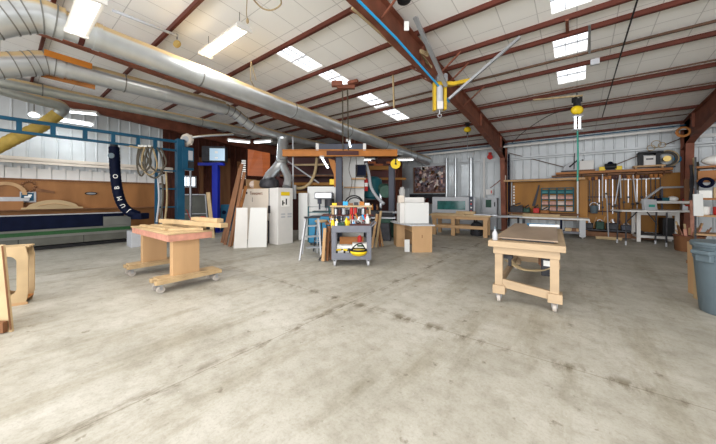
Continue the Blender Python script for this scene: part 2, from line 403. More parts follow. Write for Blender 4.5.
# bright window opening low in the rust coloured corner wall
w = struct('window_20', MB().bx(-13.93,-13.90, 4.85, 5.55, 2.05, 2.45), 'win')
struct('window_frame', MB().bx(-13.93,-13.86,4.8,4.86,2.0,2.5).bx(-13.93,-13.86,5.54,5.6,2.0,2.5).bx(-13.93,-13.86,4.8,5.6,1.98,2.05).bx(-13.93,-13.86,4.8,5.6,2.45,2.51).bx(-13.93,-13.87,5.18,5.22,2.05,2.45), 'lgrey', w)
struct('trim_9', MB().bx(-13.95,-13.86, 6.5,7.2,1.0,3.5).bx(-13.95,-13.86,7.6,7.85,.6,3.4).bx(-13.95,-13.86,5.75,5.9,.6,3.4), 'brown')
struct('trim_10', MB().bar((XL+.1,14.2,3.84), (8.5,14.2,3.84), .075, .075), 'white')
struct('trim_11', MB().tube([(XL+.1,14.35,3.98),(8.5,14.35,3.98)], .022), 'blue')
struct('trim_12', MB().bar((-2.5,14.62,3.6), (.55,14.62,2.42), .03, .03).bar((2.9,14.62,3.6), (.9,14.62,2.65), .03, .03), 'rail')
struct('trim_13', MB().bar((-.5,14.62,4.05),(-.5,14.62,2.0),.05,.05), 'hoseg') if False else None
# ------------------------------------------------------------------ ducts
def duct(name, label, pts, r, m='galv', seams=(), n=20):
    t = thing(name, label, 'duct', pts[0])
    o = Vector(pts[0]); P = [Vector(p)-o for p in pts]
    obj('duct_body', MB().tube(P, r, n), m, t, smooth=True)
    for s, e, w in seams:                    # seam rings at a fraction along a leg
        a, b = P[s], P[s+1]; c = a.lerp(b, e); d = (b-a).normalized()
        obj('seam_band', MB().tube([c-d*w, c+d*w], r+.012, n), 'band' if w < .02 else m, t, smooth=True)
    return t
A0, A1 = Vector((-6.4,14.35,3.51)), Vector((-6.4,.60,4.245))
duct('main_duct', 'large silver spiral duct hung just under the roof boards', [A1, A1.lerp(A0,.3), A1.lerp(A0,.6), A0], .216, 'galv', [(0,.10,.04),(0,.5,.012),(1,.1,.012),(1,.7,.012),(2,.2,.012),(2,.7,.012)], 24)
a_, b_ = A1.lerp(A0,.014), A1.lerp(A0,.019); solo('red_band', MB().tube([a_, b_], .222, 24), 'dred', 'dark red band around the large spiral duct by the big strip light', 'band', smooth=True)
el = smoothpath([A1+Vector((0,.02,0)), A1+Vector((0,-.26,-.0)), A1+Vector((-.04,-.55,-.15)), A1+Vector((-.09,-.93,-.43)), A1+Vector((-.09,-1.6,-.85))], 6)
t = thing('duct_elbow', 'fat banded silver elbow at the end of the large spiral duct', 'duct', el[0])
obj('elbow_body', MB().tube([p-el[0] for p in el], .245, 24), 'galv', t, smooth=True)
for k in (2,5,8,10,12,15,18):
    d = (el[k+1]-el[k-1]).normalized()*.009; obj('seam_band', MB().tube([el[k]-el[0]-d, el[k]-el[0]+d], .254, 24), 'band', t, smooth=True)
B0 = Vector((-9,.85,4.40)); B1 = Vector((-9,4.45,4.40))
pb = smoothpath([B1, (-9,4.75,4.36), (-9,5.1,4.18), (-9,5.5,4.0), (-9,5.95,3.93)], 6)
t = duct('branch_duct', 'silver duct with orange marking boards below the large spiral duct', [B0, B0.lerp(B1,.5), B1], .215, 'galv', [(0,.06,.04),(0,.6,.012),(1,.1,.05),(1,.85,.05)], 24)
obj('swan_neck', MB().tube([p-B0 for p in pb], .17, 20), 'galv', t, smooth=True)
for k in (2,6,9,13,17):
    d = (pb[k+1]-pb[k-1]).normalized()*.012; obj('seam_band', MB().tube([pb[k]-B0-d, pb[k]-B0+d], .18, 20), 'band', t, smooth=True)
B2 = [Vector(p)-B0 for p in ((-9,5.9,3.94),(-9,7.4,3.86),(-9,11.6,3.82))]
obj('duct_tail', MB().tube(B2, .15, 20), 'galv', t, smooth=True)
el = smoothpath([B0+Vector((0,.03,0)), B0+Vector((0,-.25,0)), B0+Vector((0,-.55,-.14)), B0+Vector((0,-1.0,-.36)), B0+Vector((0,-1.8,-.85))], 6)
t = thing('duct_elbow', 'banded silver elbow at the start of the duct with orange boards', 'duct', el[0])
obj('elbow_body', MB().tube([p-el[0] for p in el], .24, 24), 'galv', t, smooth=True)
for k in (3,6,9,11,14,17):
    d = (el[k+1]-el[k-1]).normalized()*.009; obj('seam_band', MB().tube([el[k]-el[0]-d, el[k]-el[0]+d], .25, 24), 'band', t, smooth=True)
solo('marker_board', MB().bar(at(44,52,X=-8.72), at(92,66.5,X=-8.72), .02, .13), 'orange', 'orange board tied along the side of the branch duct', 'board')
solo('marker_board', MB().bar(at(41,74,X=-9.1), at(95,87,X=-9.1), .02, .12), 'orangew', 'darker orange board hanging behind the branch duct', 'board')
duct('thin_duct', 'thin dull silver duct running below the orange marked duct', [(-10.5,-2.5,4.19), (-10.5,1,4.19), (-10.5,5,4.19), (-10.5,7.9,4.15)], .135, 'galv_d', [(0,.9,.012),(1,.3,.03),(1,.85,.012),(2,.3,.03),(2,.6,.012)])
pd = smoothpath([at(-45,76,X=-11.9), at(0,89,X=-11.9), at(35,99,X=-11.95), at(56,104,X=-12.0), at(63,109,X=-12.1), at(58,114,X=-12.25)], 6)
t = thing('hooked_duct', 'dull green grey duct ending in a hooked bend above the gantry', 'duct', pd[0])
obj('duct_body', MB().tube([p-pd[0] for p in pd], .15, 18), 'galv_d', t, smooth=True)
py_ = smoothpath([at(58,114,X=-12.25), at(50,120,X=-12.3), at(38,128,X=-12.4), at(18,137,X=-12.45), at(0,146,X=-12.5), at(-40,165,X=-12.5)], 7)
hm = [.155 + .012*(i % 2) for i in range(len(py_))]
solo('extraction_hose', MB().tube([p-py_[0] for p in py_], hm, 18), 'yhose', 'fat yellow ribbed hose sloping down behind the blue gantry', 'hose', py_[0], smooth=True)
# Y shaped drop over the sander
yo = at(283,140,D=10.6)
t = thing('drop_duct', 'silver drop duct splitting in two legs above the beige sander', 'duct', yo)
J = at(281.5,162,D=10.2)-yo
obj('drop_pipe', MB().tube(smoothpath([(0,0,.12),(0,.0,-.1),J],5), .2, 18), 'galv_c', t, smooth=True)
obj('collar', MB().tube([J+Vector((0,0,.05)), J-Vector((0,0,.05))], .215, 18), 'band', t, smooth=True)
l1 = smoothpath([J, at(275,170,D=10.1)-yo, at(269,177,D=9.9)-yo, at(267.5,186,D=9.7)-yo], 5)
l2 = smoothpath([J, at(285,170,D=10.1)-yo, at(288,178,D=9.9)-yo, at(286.5,187,D=9.7)-yo], 5)
obj('flexible_leg', MB().tube(l1, [.17+.012*(i%2) for i in range(len(l1))], 16), 'galv_c', t, smooth=True)
obj('flexible_leg', MB().tube(l2, [.13+.012*(i%2) for i in range(len(l2))], 16), 'galv_c', t, smooth=True)
solo('extraction_hood', MB().lathe([(.10,.0),(.30,.02),(.34,.12),(.30,.28),(.18,.36),(.1,.38)], n=20), 'dark', 'round dark hood sitting on top of the sander', 'hood', (-8.35,5.72,1.835), smooth=True)
# round fan on the blue gantry post
fo = at(187,140,X=-11.6)
t = thing('round_fan', 'round white fan housing above the blue control box', 'fan', fo)
d = Vector((.6,-.79,0))
obj('housing', MB().tube([-d*.10, -d*.06, d*.06, d*.10], [.16,.22,.22,.16], 20), 'offw', t, smooth=True)
obj('grille', MB().tube([d*.10, d*.115], [.13,.12], 20), 'lgrey', t)
for k in range(8):
    a = k*PI/4; s = Vector((.79,.6,0))*math.cos(a)*.21 + Vector((0,0,1))*math.sin(a)*.21
    obj('clamp', MB().box(s, (.07,.07,.07)), 'offw', t)
obj('outlet_pipe', MB().tube(smoothpath([(.1,.1,.1),(.3,.5,.2),(.5,1.1,.32),(.6,1.5,.4)],5), .045, 10), 'galv', t, smooth=True)

# ------------------------------------------------------------------ ceiling lights, skylight wires
def fixture(loc, L, W, label, m='tube', rz=0, tubes=2, drop=0, e=20):
    t = thing('ceiling_light', label, 'light', loc, rz)
    h = MB(); h.prism([(-L/2,-W/2,0),(-L/2,W/2,0),(-L/2,W/2*.7,.07),(-L/2,-W/2*.7,.07)], (L,0,0))
    obj('housing', h, 'white', t)
    for k in range(tubes):
        y = (k-(tubes-1)/2)*W/tubes*.9
        obj('lamp_tube', MB().cyl((0,y,-.025), .022 if tubes > 1 else .03, L*.96, 10, 'x'), m, t, smooth=True)
    for s in (-1, 1): obj('end_cap', MB().bx(s*L/2-.02, s*L/2+.02, -W/2, W/2, -.05, .03), 'white', t)
    if e:
        for k in range(tubes):
            l = bpy.data.lights.new('tube_light', 'AREA'); l.shape = 'RECTANGLE'; l.size = L*.94; l.size_y = .045; l.energy = e/tubes; l.color = (1,.96,.90) if m == 'tube' else (.9,.96,1)
            o = bpy.data.objects.new('tube_light', l); COL.objects.link(o); o.parent = t; o.location = (0,(k-(tubes-1)/2)*W/tubes*.9,-.052)
    if drop:
        for s in (-1, 1): obj('hanger_wire', MB().bar((s*L*.4,0,.07), (s*L*.4,0,.07+drop), .008, .008), 'cable', t)
    return t
q = at(84,16,z=3.95); fixture((q.x,q.y,3.95), 1.2, .26, 'big bright strip light hanging in front of the large spiral duct', 'tube', 0, 2, 1.1, 50)
q = at(223,42,z=4.72); fixture((q.x,q.y,4.72), 1.62, .30, 'bright strip light hanging alone between roof beam and large spiral duct', 'tube', 0, 2, .3, 60)
q = at(68,121,X=-13.2); fixture(q, 1.2, .12, 'single tube light on the metal siding behind the gantry', 'cool', PI/2, 1, 0, 22)
q = at(83,112.5,X=-12.7); fixture(q, .75, .26, 'tilted lamp fixture beside the hooked duct', 'cool', PI/2-.5, 1)
q = at(34,115,X=-12.9); t = thing('round_lamp', 'round white lamp beside the yellow hose', 'light', q)
obj('lamp_globe', MB().ball((0,0,0), (.12,.12,.07)), 'cool', t, smooth=True); obj('cap', MB().cyl((0,0,.08), .07, .05), 'white', t); obj('stem', MB().cyl((0,0,.4), .012, .6, 8), 'cable', t)
q = at(239,141,D=11.6); fixture(q, .85, .12, 'cool strip light hanging beside the blue monitor post', 'cool', VIEW+.55, 1, .5)
q = at(263,141.5,D=11.6); fixture(q, .85, .12, 'cool strip light hanging beside the drop duct', 'cool', VIEW-.35, 1, .5)
q = at(405,159.5,D=13.0); fixture(q, .75, .12, 'cool strip light hanging behind the round yellow disc', 'cool', VIEW-.1, 1, .5)
q = at(369,159.5,D=13.0); fixture(q, .55, .12, 'short strip light above the stacked red boards', 'cool', VIEW, 1, .6)

# ------------------------------------------------------------------ hoists and overhead wiring
def hoist(loc, label, s=1.0, lamp=False):
    t = thing('chain_hoist', label, 'hoist', loc, VIEW)
    obj('hoist_body', MB().ball((0,0,-.12*s), (.17*s,.11*s,.13*s), 14, 8), 'yellow', t, smooth=True)
    obj('hook_block', MB().cyl((0,0,-.28*s), .04*s, .12*s, 10).ring((0,0,-.37*s), .04*s, .012*s, 12, 6, 'y'), 'dark', t, smooth=True)
    obj('trolley', MB().bx(-.07*s,.07*s,-.05*s,.05*s,0,.2*s).bx(-.1*s,-.07*s,-.07*s,.07*s,.1*s,.24*s).bx(.07*s,.1*s,-.07*s,.07*s,.1*s,.24*s), 'dark', t)
    return t
ho = at(577,106,D=7.9); hoist(ho, 'yellow chain hoist hanging over the green air hose', 1.0)
hz = roofz(ho.y); solo('hoist_rod', MB().bar(ho+Vector((0,0,.2)), (ho.x,ho.y,hz-.02), .03, .03), 'dark', 'dark rod holding the yellow hoist over the green hose', 'rod')
q = at(577.5,123,D=7.9); t = thing('hanging_lamp', 'short twin tube lamp hanging under the yellow hoist', 'light', q, VIEW)
for x in (-.06,.06): obj('lamp_tube', MB().cyl((x,0,0), .026, .34, 10), 'cool', t, smooth=True)
obj('top_cap', MB().bx(-.12,.12,-.05,.05,.17,.22), 'lgrey', t); obj('bottom_cap', MB().bx(-.12,.12,-.05,.05,-.21,-.17), 'lgrey', t)
a, b = at(577.5,131,D=7.95), at(577.5,181,D=7.95); solo('air_hose', MB().tube(smoothpath([a, a.lerp(b,.5)+Vector((.01,0,0)), b],6), .022), 'hoseg', 'sea green air hose hanging straight down from the lamp', 'hose', smooth=True)
h2 = at(467.5,127,D=11.0); hoist(h2, 'small yellow hoist hanging beside the brown rafter over the far bench', .85)
solo('hoist_rod', MB().bar(h2+Vector((0,0,.17)), (h2.x,h2.y,roofz(h2.y)), .025, .025), 'dark', 'dark rod holding the small yellow hoist over the far bench', 'rod')
solo('hoist_chain', MB().tube([h2-Vector((0,0,.35)), h2-Vector((0,0,.95))], .008, 6), 'steel', 'thin chain dangling from the small yellow hoist', 'chain')
# big yellow bracket hoist by the rafter
g = at(441,86,D=6.3); t = thing('bracket_hoist', 'grey electric hoist in a yellow bracket beside the brown rafter', 'hoist', g, VIEW); t.scale = (.9,.9,.9)
y = MB(); y.bx(-.2,.28,-.07,.07,.0,.09); y.bx(-.2,-.13,-.06,.06,-.62,.0); y.bx(.06,.13,-.06,.06,-.60,.0); y.bar((.28,0,.045),(.72,0,.14),.1,.09)
obj('yellow_bracket', y, 'mustard', t, bevel=.008)
obj('motor', MB().cyl((-.035,0,-.22), .085, .36, 16).cyl((-.035,0,-.05), .06, .1), 'lgrey', t, smooth=True)
obj('gearbox', MB().box((-.035,0,-.49), (.15,.13,.2)), 'white', t, bevel=.01)
obj('hook', MB().cyl((-.035,0,-.64), .02, .14, 8).ring((-.035,0,-.74), .045, .014, 14, 6, 'y'), 'steel', t, smooth=True)
obj('carriage', MB().bx(-.12,.14,-.09,.09,.09,.24).cyl((-.07,-.1,.22),.05,.04,12,'y').cyl((.08,-.1,.22),.05,.04,12,'y'), 'steel', t)
solo('brace_bar', MB().bar(at(415,17,D=5.05), at(446,86,D=6.15), .075, .05), 'steel', 'grey steel bar running up past the rafter to the bracket hoist', 'bar')
solo('brace_bar', MB().bar(at(449,99,D=6.2), at(520,37,D=5.5), .06, .05), 'steel', 'grey steel bar slanting from the hoist to a roof beam', 'bar')
solo('air_pipe', MB().tube([at(352,-6,D=4.1), at(396,38,D=4.95), at(437,84,D=6.2), at(449,102,D=6.9)], .022, 10), 'cyan', 'bright blue air pipe running along the brown rafter', 'pipe', smooth=True)
solo('air_pipe', MB().tube([at(352,8,D=4.3), at(380,33,D=4.95), at(415,66,D=6.1), at(424,73,D=6.4)], .022, 8), 'tan', 'tan conduit strapped below the bright blue air pipe', 'pipe', smooth=True)
c = MB()
for k in range(3): c.tube(smoothpath([at(424+k,40+3*k,D=5.5), at(428,52+k*2,D=5.7), at(420,50+k,D=5.6), at(426+k,62,D=6.1), at(432,66+k,D=6.2)],5), .012, 6)
solo('cable_coil', c, 'tan', 'tangled tan cable on the rafter above the bracket hoist', 'cable', smooth=True)
solo('price_tag', MB().box(at(406.5,26,D=5.2), (.09,.012,.17), VIEW), 'paper', 'small white card hanging on the brown rafter', 'card')
solo('speaker', MB().ball(at(404,0,D=4.72), (.12,.12,.06)), 'black', 'small black round fixture on the roof boards beside the rafter', 'fixture', smooth=True)
solo('ceiling_cable', MB().tube([at(638,-2,D=4.45), at(619,60,D=6.1), at(602,118,D=9.3)], .014, 6), 'black', 'black cable crossing the roof beams towards the back wall', 'cable')
solo('drooping_cable', MB().tube(smoothpath([at(572,108,D=8), at(548,116,D=8.6), at(525,131,D=9.6), at(512,143,D=11)],6), .012, 6), 'black', 'dark cable drooping from the yellow hoist to the rafter', 'cable')
solo('junction_box', MB().box(at(595,62,D=6.05)+Vector((0,0,.0)), (.15,.08,.12)), 'lgrey', 'grey junction box on a roof beam by the skylights', 'box')
solo('perforated_strip', MB().bar(at(589.5,25,D=5.05), at(589.5,53,D=5.9), .04, .01), 'steel', 'perforated steel strip hanging beside the skylights', 'strip')
solo('hanging_tube', MB().bar(at(533,100,D=8.3), at(583,95.5,D=7.6), .05, .04), 'tan', 'pale wooden batten hanging under the skylights', 'batten')
solo('cable_loop', MB().tube(smoothpath([at(252,-2,D=4.6), at(262,8,D=4.75), at(272,10,D=4.8), at(281,4,D=4.7), at(279,-6,D=4.5)],6), .013, 6), 'tan', 'loop of tan cable hanging from the roof boards', 'cable', smooth=True)
solo('hanging_rope', MB().tube(smoothpath([at(247,0,D=4.6), at(246.5,14,D=4.8), at(248,20,D=4.9)],4), .008, 6).ball(at(247.5,21,D=4.9),(.025,.025,.05),8,6), 'tan', 'short pull cord hanging beside the cable loop', 'cord')
solo('tie_wire', MB().tube([at(251,62,D=6.3), at(250.5,80,D=6.6), at(257,92,D=7.2)], .010, 6).tube([at(251,62,D=6.3), at(256,80,D=6.7)], .010, 6), 'tan', 'tan wire hanging down to the large spiral duct', 'wire')
pw = at(177,44,D=6.15); t = thing('cord_reel', 'brass coloured cord reel hanging from a roof beam', 'reel', pw, VIEW)
obj('reel_body', MB().cyl((0,0,0), .065, .06, 14, 'y').cyl((0,0,0), .085, .015, 14, 'y'), 'brass', t); obj('hanger', MB().bar((0,0,.1),(0,0,.3),.015,.015), 'dark', t)
solo('conduit', MB().tube([at(112,10,D=5.25), at(178,36,D=5.95)], .03, 8), 'lgrey', 'grey conduit crossing the roof boards by the big strip light', 'conduit', smooth=True)
for lab, p0, p1, dd in (('taut dark wire rope hanging above the orange jib beam', (342.5,86), (343,150), 9.6), ('second wire rope beside the taut one above the orange jib', (347.5,90), (348.5,150), 9.6)):
    solo('wire_rope', MB().tube([at(*p0,D=8.0), at(*p1,D=dd)], .022, 6), 'cable', lab, 'rope')
solo('lifting_trolley', MB().box(at(346,87,D=7.95), (.5,.12,.1), VIEW).box(at(337,84,D=7.9), (.3,.14,.14), VIEW).box(at(353,82,D=7.8), (.3,.1,.08), VIEW-.5), 'rust', 'rusty trolley on a roof beam above the jib ropes', 'trolley')
solo('hanging_post', MB().bar(at(393,75,D=7.2), at(394,108,D=7.3), .035, .035), 'tan', 'thin hanger hanging between roof beams by the skylights', 'hanger')
solo('hanging_post', MB().bar(at(567,20,Y=6.3), at(567.5,33,Y=6.87), .05, .03), 'rust', 'short red strut joining two roof beams by the skylights', 'strut')
# ------------------------------------------------------------------ left side: long machine, wall panel, gantry
t = thing('edge_machine', 'long navy and grey panel machine with a green stripe along the left wall'.replace(' left',' metal'), 'machine', (-12.1,0,0))
y0, y1, ye = -4.5, 2.78, 2.05
obj('base', MB().bx(-1.3,-.08,y0,y1-.1,0,.10), 'black', t)
obj('lower_panel', MB().bx(-1.35,0,y0,y1,.13,.35), 'olive', t, bevel=.01)
obj('lower_rail', MB().bx(-.05,.02,y0,y1,.35,.43), 'offgrey', t)
obj('green_stripe', MB().bx(-1.3,.012,y0,y1-.02,.43,.535), 'green', t)
obj('upper_panel', MB().bx(-1.3,.0,y0,y1,.535,.60), 'offgrey', t, bevel=.01)
obj('navy_beam', MB().bx(-.5,.03,y0,ye,.60,1.0), 'navy', t, bevel=.01)
obj('beam_edge', MB().bx(-.52,.035,y0,ye+.6,1.0,1.012), 'lgrey', t)
obj('end_cabinet', MB().bx(-1.2,.02,ye+.01,y1,.60,.9), 'offgrey', t, bevel=.015)
obj('end_top', MB().bx(-1.2,.04,ye+.01,y1-.2,.9,.99), 'navy', t)
obj('table', MB().bx(-1.35,-.5,y0,y1-.1,.60,.98), 'dark', t)
for k in range(3): obj('panel_joint', MB().bx(0,.004,-1+1.3*k,-.985+1.3*k,.13,.35), 'black', t)
solo('wall_panel', MB().bx(-13.92,-13.86,-6,4.15,.3,2.07), 'panelw', 'long varnished brown wood panel lining the wall behind the navy machine', 'panel')
solo('ledge_rail', MB().bx(-13.86,-13.6,-6,4.1,1.10,1.14).bx(-13.86,-13.62,-6,.9,1.14,1.22), 'brown', 'brown ledge rail along the foot of the varnished wall panel', 'rail')
def arch(c, R, r0, h, n=18):
    o = []
    for i in range(n+1): a = PI*i/n; o.append((0, -R*math.cos(a), h*math.sin(a)))
    for i in range(n, -1, -1): a = PI*i/n; o.append((0, -r0*math.cos(a), (h-(R-r0))*math.sin(a)))
    return MB().prism(o, (.05,0,0))
q = at(6,195,X=-13.84); solo('wooden_arch', arch(0,.42,.32,.40), 'ply', 'wooden arch leaning on the varnished wall panel', 'arch', (-13.80,q.y,1.60))
q = at(8,199,X=-13.7); t = thing('spirit_level', 'long grey metal bar with a clear end below the wooden arch', 'level', (-13.72,q.y,1.4))
obj('bar', MB().bx(-.04,.04,-1.5,.25,-.0,.13), 'steel', t); obj('end', MB().bx(-.05,.05,.25,.42,.0,.10), 'lgrey', t)
solo('level_shelf', MB().bx(-13.86,-13.6,-2.5,.45,1.14,1.40), 'panelw', 'wood block shelf under the grey metal bar', 'shelf')
q = at(28.5,186.5,X=-13.8); m = MB()
for k in range(10):
    a = 2*PI*k/10; m.ball((0,.15*math.cos(a),.15*math.sin(a)), .038, 8, 6)
solo('bead_ring', m, 'brown', 'ring of wooden beads hanging above the small blue sign', 'ornament', q)
q = at(28,197,X=-13.82); t = thing('blue_sign', 'small blue square sign with a pale edge on the wall panel', 'sign', q)
obj('board', MB().bx(-.01,.01,-.17,.17,-.17,.17), 'lgrey', t); obj('face', MB().bx(.01,.016,-.14,.12,-.12,.13), 'blue', t); obj('white_mark', MB().bx(.016,.02,-.08,.06,-.02,.03).bx(.016,.02,.0,.08,.03,.08).bx(.016,.02,-.05,.03,-.08,-.04), 'paper', t)
q = at(42,192,X=-13.82); solo('wooden_bracket', MB().prism([(0,-.25,.16),(0,.28,.02),(0,.28,-.05),(0,-.12,.02)],(.04,0,0)), 'brown', 'thin wooden scroll hanging between blue sign and carved headboard', 'ornament', q)
hb = []
for i in range(21):
    s = -1 + i/10; hb.append((0, s*.58, .10 + .20*math.cos(s*PI/2)**.8 if abs(s) < .999 else .06))
hb = [(0,-.70,.0)] + [(0,-.68,.06)] + hb + [(0,.68,.06),(0,.70,0)]
q = at(54,207.5,X=-13.5); t = thing('carved_headboard', 'pale carved wooden headboard with a curved top on the ledge', 'headboard', (-13.6,q.y,1.14), 0)
obj('board', MB().prism(hb, (.06,0,0)), 'plyl', t, bevel=.006); obj('carving', MB().tube([(.065,s*.1-.35,.17-.6*(s*.1-.35)**2) for s in range(8)], .012, 6), 'ply', t)
q = at(91,193.5,X=-13.8); t = thing('oval_plaque', 'small dark oval plaque on the varnished wall panel', 'plaque', q)
e = [(0,.17*math.cos(2*PI*i/24),.055*math.sin(2*PI*i/24)) for i in range(24)]
obj('plate', MB().prism(e,(.02,0,0)), 'black', t); obj('inset', MB().prism([(.02,p[1]*.75,p[2]*.55) for p in e],(.004,0,0)), 'steel', t)
# gantry
GX = -11.5
t = thing('gantry_crane', 'blue steel gantry crane with ladder beam over the navy machine', 'crane', (GX,0,0))
obj('top_chord', MB().bx(-.05,.05,-5,3.95,3.50,3.59), 'blue', t, bevel=.006)
obj('bottom_chord', MB().bx(-.05,.05,-5,3.95,3.19,3.26), 'blue', t, bevel=.006)
for y in (-3.2,-2,-.9) + tuple(at(px,130,X=GX).y for px in (19,53,85,113,138,155)): obj('web_post', MB().bx(-.045,.045,y-.05,y+.05,3.26,3.5), 'blue', t)
obj('post', MB().bx(-.13,.13,3.95,4.19,0,3.65), 'blue', t, bevel=.01)
obj('base_plate', MB().bx(-.22,.22,3.87,4.27,0,.03), 'blue', t)
obj('post', MB().bx(-.10,.10,-5.2,-5,0,3.65), 'blue', t, bevel=.01)
for k in range(4): obj('ladder_rung', MB().bx(-.03,.03,3.35,3.95,.5+k*.65,.55+k*.65), 'blue', t)
obj('inner_post', MB().bx(-.04,.04,3.3,3.38,.0,3.2), 'blue', t)
cp = at(187,159,X=-11.4)
t = thing('control_box', 'blue control box with a small window under the round fan', 'box', (cp.x,cp.y,cp.z), 0)
obj('case', MB().bx(-.12,.12,-.19,.19,-.42,.42), 'blue', t, bevel=.012); obj('window', MB().bx(.12,.13,-.0,.15,-.05,.30), 'lgrey', t); obj('lower_tray', MB().bx(.12,.2,-.02,.16,-.34,-.1), 'dark', t)
solo('standpipe', MB().tube([Vector((at(190.5,200,D=11.6).x,at(190.5,200,D=11.6).y,0)), at(190.5,166,D=11.6)], .045, 10), 'steel', 'grey standpipe below the blue control box', 'pipe', smooth=True)
# JUMBO hose
hp = [at(114,147,D=9.0), at(114.5,160,D=9.0), at(115.5,175,D=9.0), at(117.5,190,D=9.0), at(121.5,203,D=9.05), at(128,211,D=9.1), at(138,215.5,D=9.2)]
hs = smoothpath([p-hp[0] for p in hp], 8)
t = thing('lifter_hose', 'navy ribbed lifting hose with white letters hanging from the gantry', 'hose', hp[0])
obj('hose_body', MB().tube(hs, [.135+.008*(i%2) for i in range(len(hs))], 18), 'navy', t, smooth=True)
obj('top_cap', MB().cyl((0,0,.05), .10, .14, 14), 'dark', t); obj('round_badge', MB().tube([(.105,-.08,-.30),(.135,-.10,-.30)], .085, 16), 'canb', t)
obj('suction_foot', MB().box(hs[-1]+Vector((.02,.05,-.02)), (.36,.36,.2), VIEW), 'navy', t, bevel=.03)
cam = Vector((-.98,.2,0)); cr = Vector((.70,-.72,0))
for ch, k in zip('JUMBO', (41,35,29,23,17)):
    p = hs[k]; tg = (hs[k+1]-hs[k-1]).normalized(); tocam = (-(hp[0]+p)+Vector((0,0,EYE))).normalized()
    n = (tocam - tg*tocam.dot(tg)).normalized(); x = -tg; yv = n.cross(x)
    R = Matrix((x, yv, n)).transposed()
    text(ch, .17, 'paper', t, p + n*.147, R, 'white_letter')
t = thing('festoon_rail', 'short tan rail carrying the looped cables beside the navy hose', 'rail', at(115,147,D=9.0))
o = t.location
obj('rail', MB().tube([Vector((0,0,.12)), at(140,148,D=9.2)-o, at(152,147,D=9.6)-o], .03, 8), 'tan', t)
for k, px in enumerate((139,142,145.5,149.5)): obj('clip', MB().box(at(px,146,D=9.3)-o, (.07,.07,.06)), 'paper', t)
for i, (pa, pb, bot, ww) in enumerate(((139,144,176,3),(141,150,171,4),(145,156,175,5),(148,162,178,5),(152,165,172,4),(143,147,168,3))):
    pts = [at(pa,147,D=9.3), at(pa-ww*.6,158,D=9.3), at(pa-ww*.4,bot-6,D=9.3), at((pa+pb)/2,bot,D=9.3), at(pb+1,bot-8,D=9.35), at(pb-1,155,D=9.35), at((pa+pb)/2+2,148,D=9.35)]
    solo('cable_loop', MB().tube(smoothpath(pts,5), .028, 8), 'tan' if i == 2 else 'cable', '%s hanging loop of air cable counted from the navy hose to the blue post' % ORD[i], 'cable', group='festoon cables', smooth=True)
for i, (px, y0, y1) in enumerate(((158,178,222),(162,176,218),(166,172,225))):
    solo('hanging_hose', MB().tube(smoothpath([at(px,y0,D=9.5), at(px+1,(y0+y1)/2,D=9.5), at(px-1.5,y1,D=9.5)],5), .03, 8), ('lgrey','cable','tan')[i], '%s hose hanging straight down by the blue post, %s' % (('grey','dark','tan')[i], ('beside the ladder','between two others','touching the post')[i]), 'hose', smooth=True)
solo('metal_box', MB().bx(-.25,.25,-.2,.2,0,.48), 'lgrey', 'grey metal box on the floor between navy machine and rolling bench', 'box', at(137,246,z=0), 0, bevel=.01)
solo('label_board', MB().box((0,0,0),(.35,.02,.13)), 'paper', 'small white plate on the wall panel behind the navy hose', 'plate', at(125,205.5,D=11.2), PI/2)
# monitor on bright blue post
mp = at(216,232,z=0); zt = at(216,163,D=12.4).z
t = thing('monitor_stand', 'bright blue post with a cross arm standing by the dark red wall', 'stand', mp, VIEW)
obj('post', MB().bx(-.12,.12,-.12,.12,0,zt), 'bblue', t, bevel=.01); obj('cross_arm', MB().bx(-.75,.35,-.1,.1,zt-.12,zt), 'bblue', t); obj('foot_plate', MB().bx(-.25,.25,-.25,.25,0,.03), 'bblue', t)
t = thing('monitor', 'dusty monitor showing a pale screen on the bright blue post', 'monitor', (mp.x,mp.y,zt), VIEW+.15)
obj('case', MB().bx(-.55,.42,-.12,.25,.04,.72), 'dark', t, bevel=.015); obj('screen', MB().bx(-.22,.40,-.135,-.12,.09,.62), 'screen', t); obj('foot', MB().bx(-.2,.2,-.1,.1,0,.05), 'dark', t); obj('screen_mark', MB().bx(0,.12,-.14,-.135,.40,.50).bx(0,.12,-.14,-.135,.17,.24), 'paper', t)
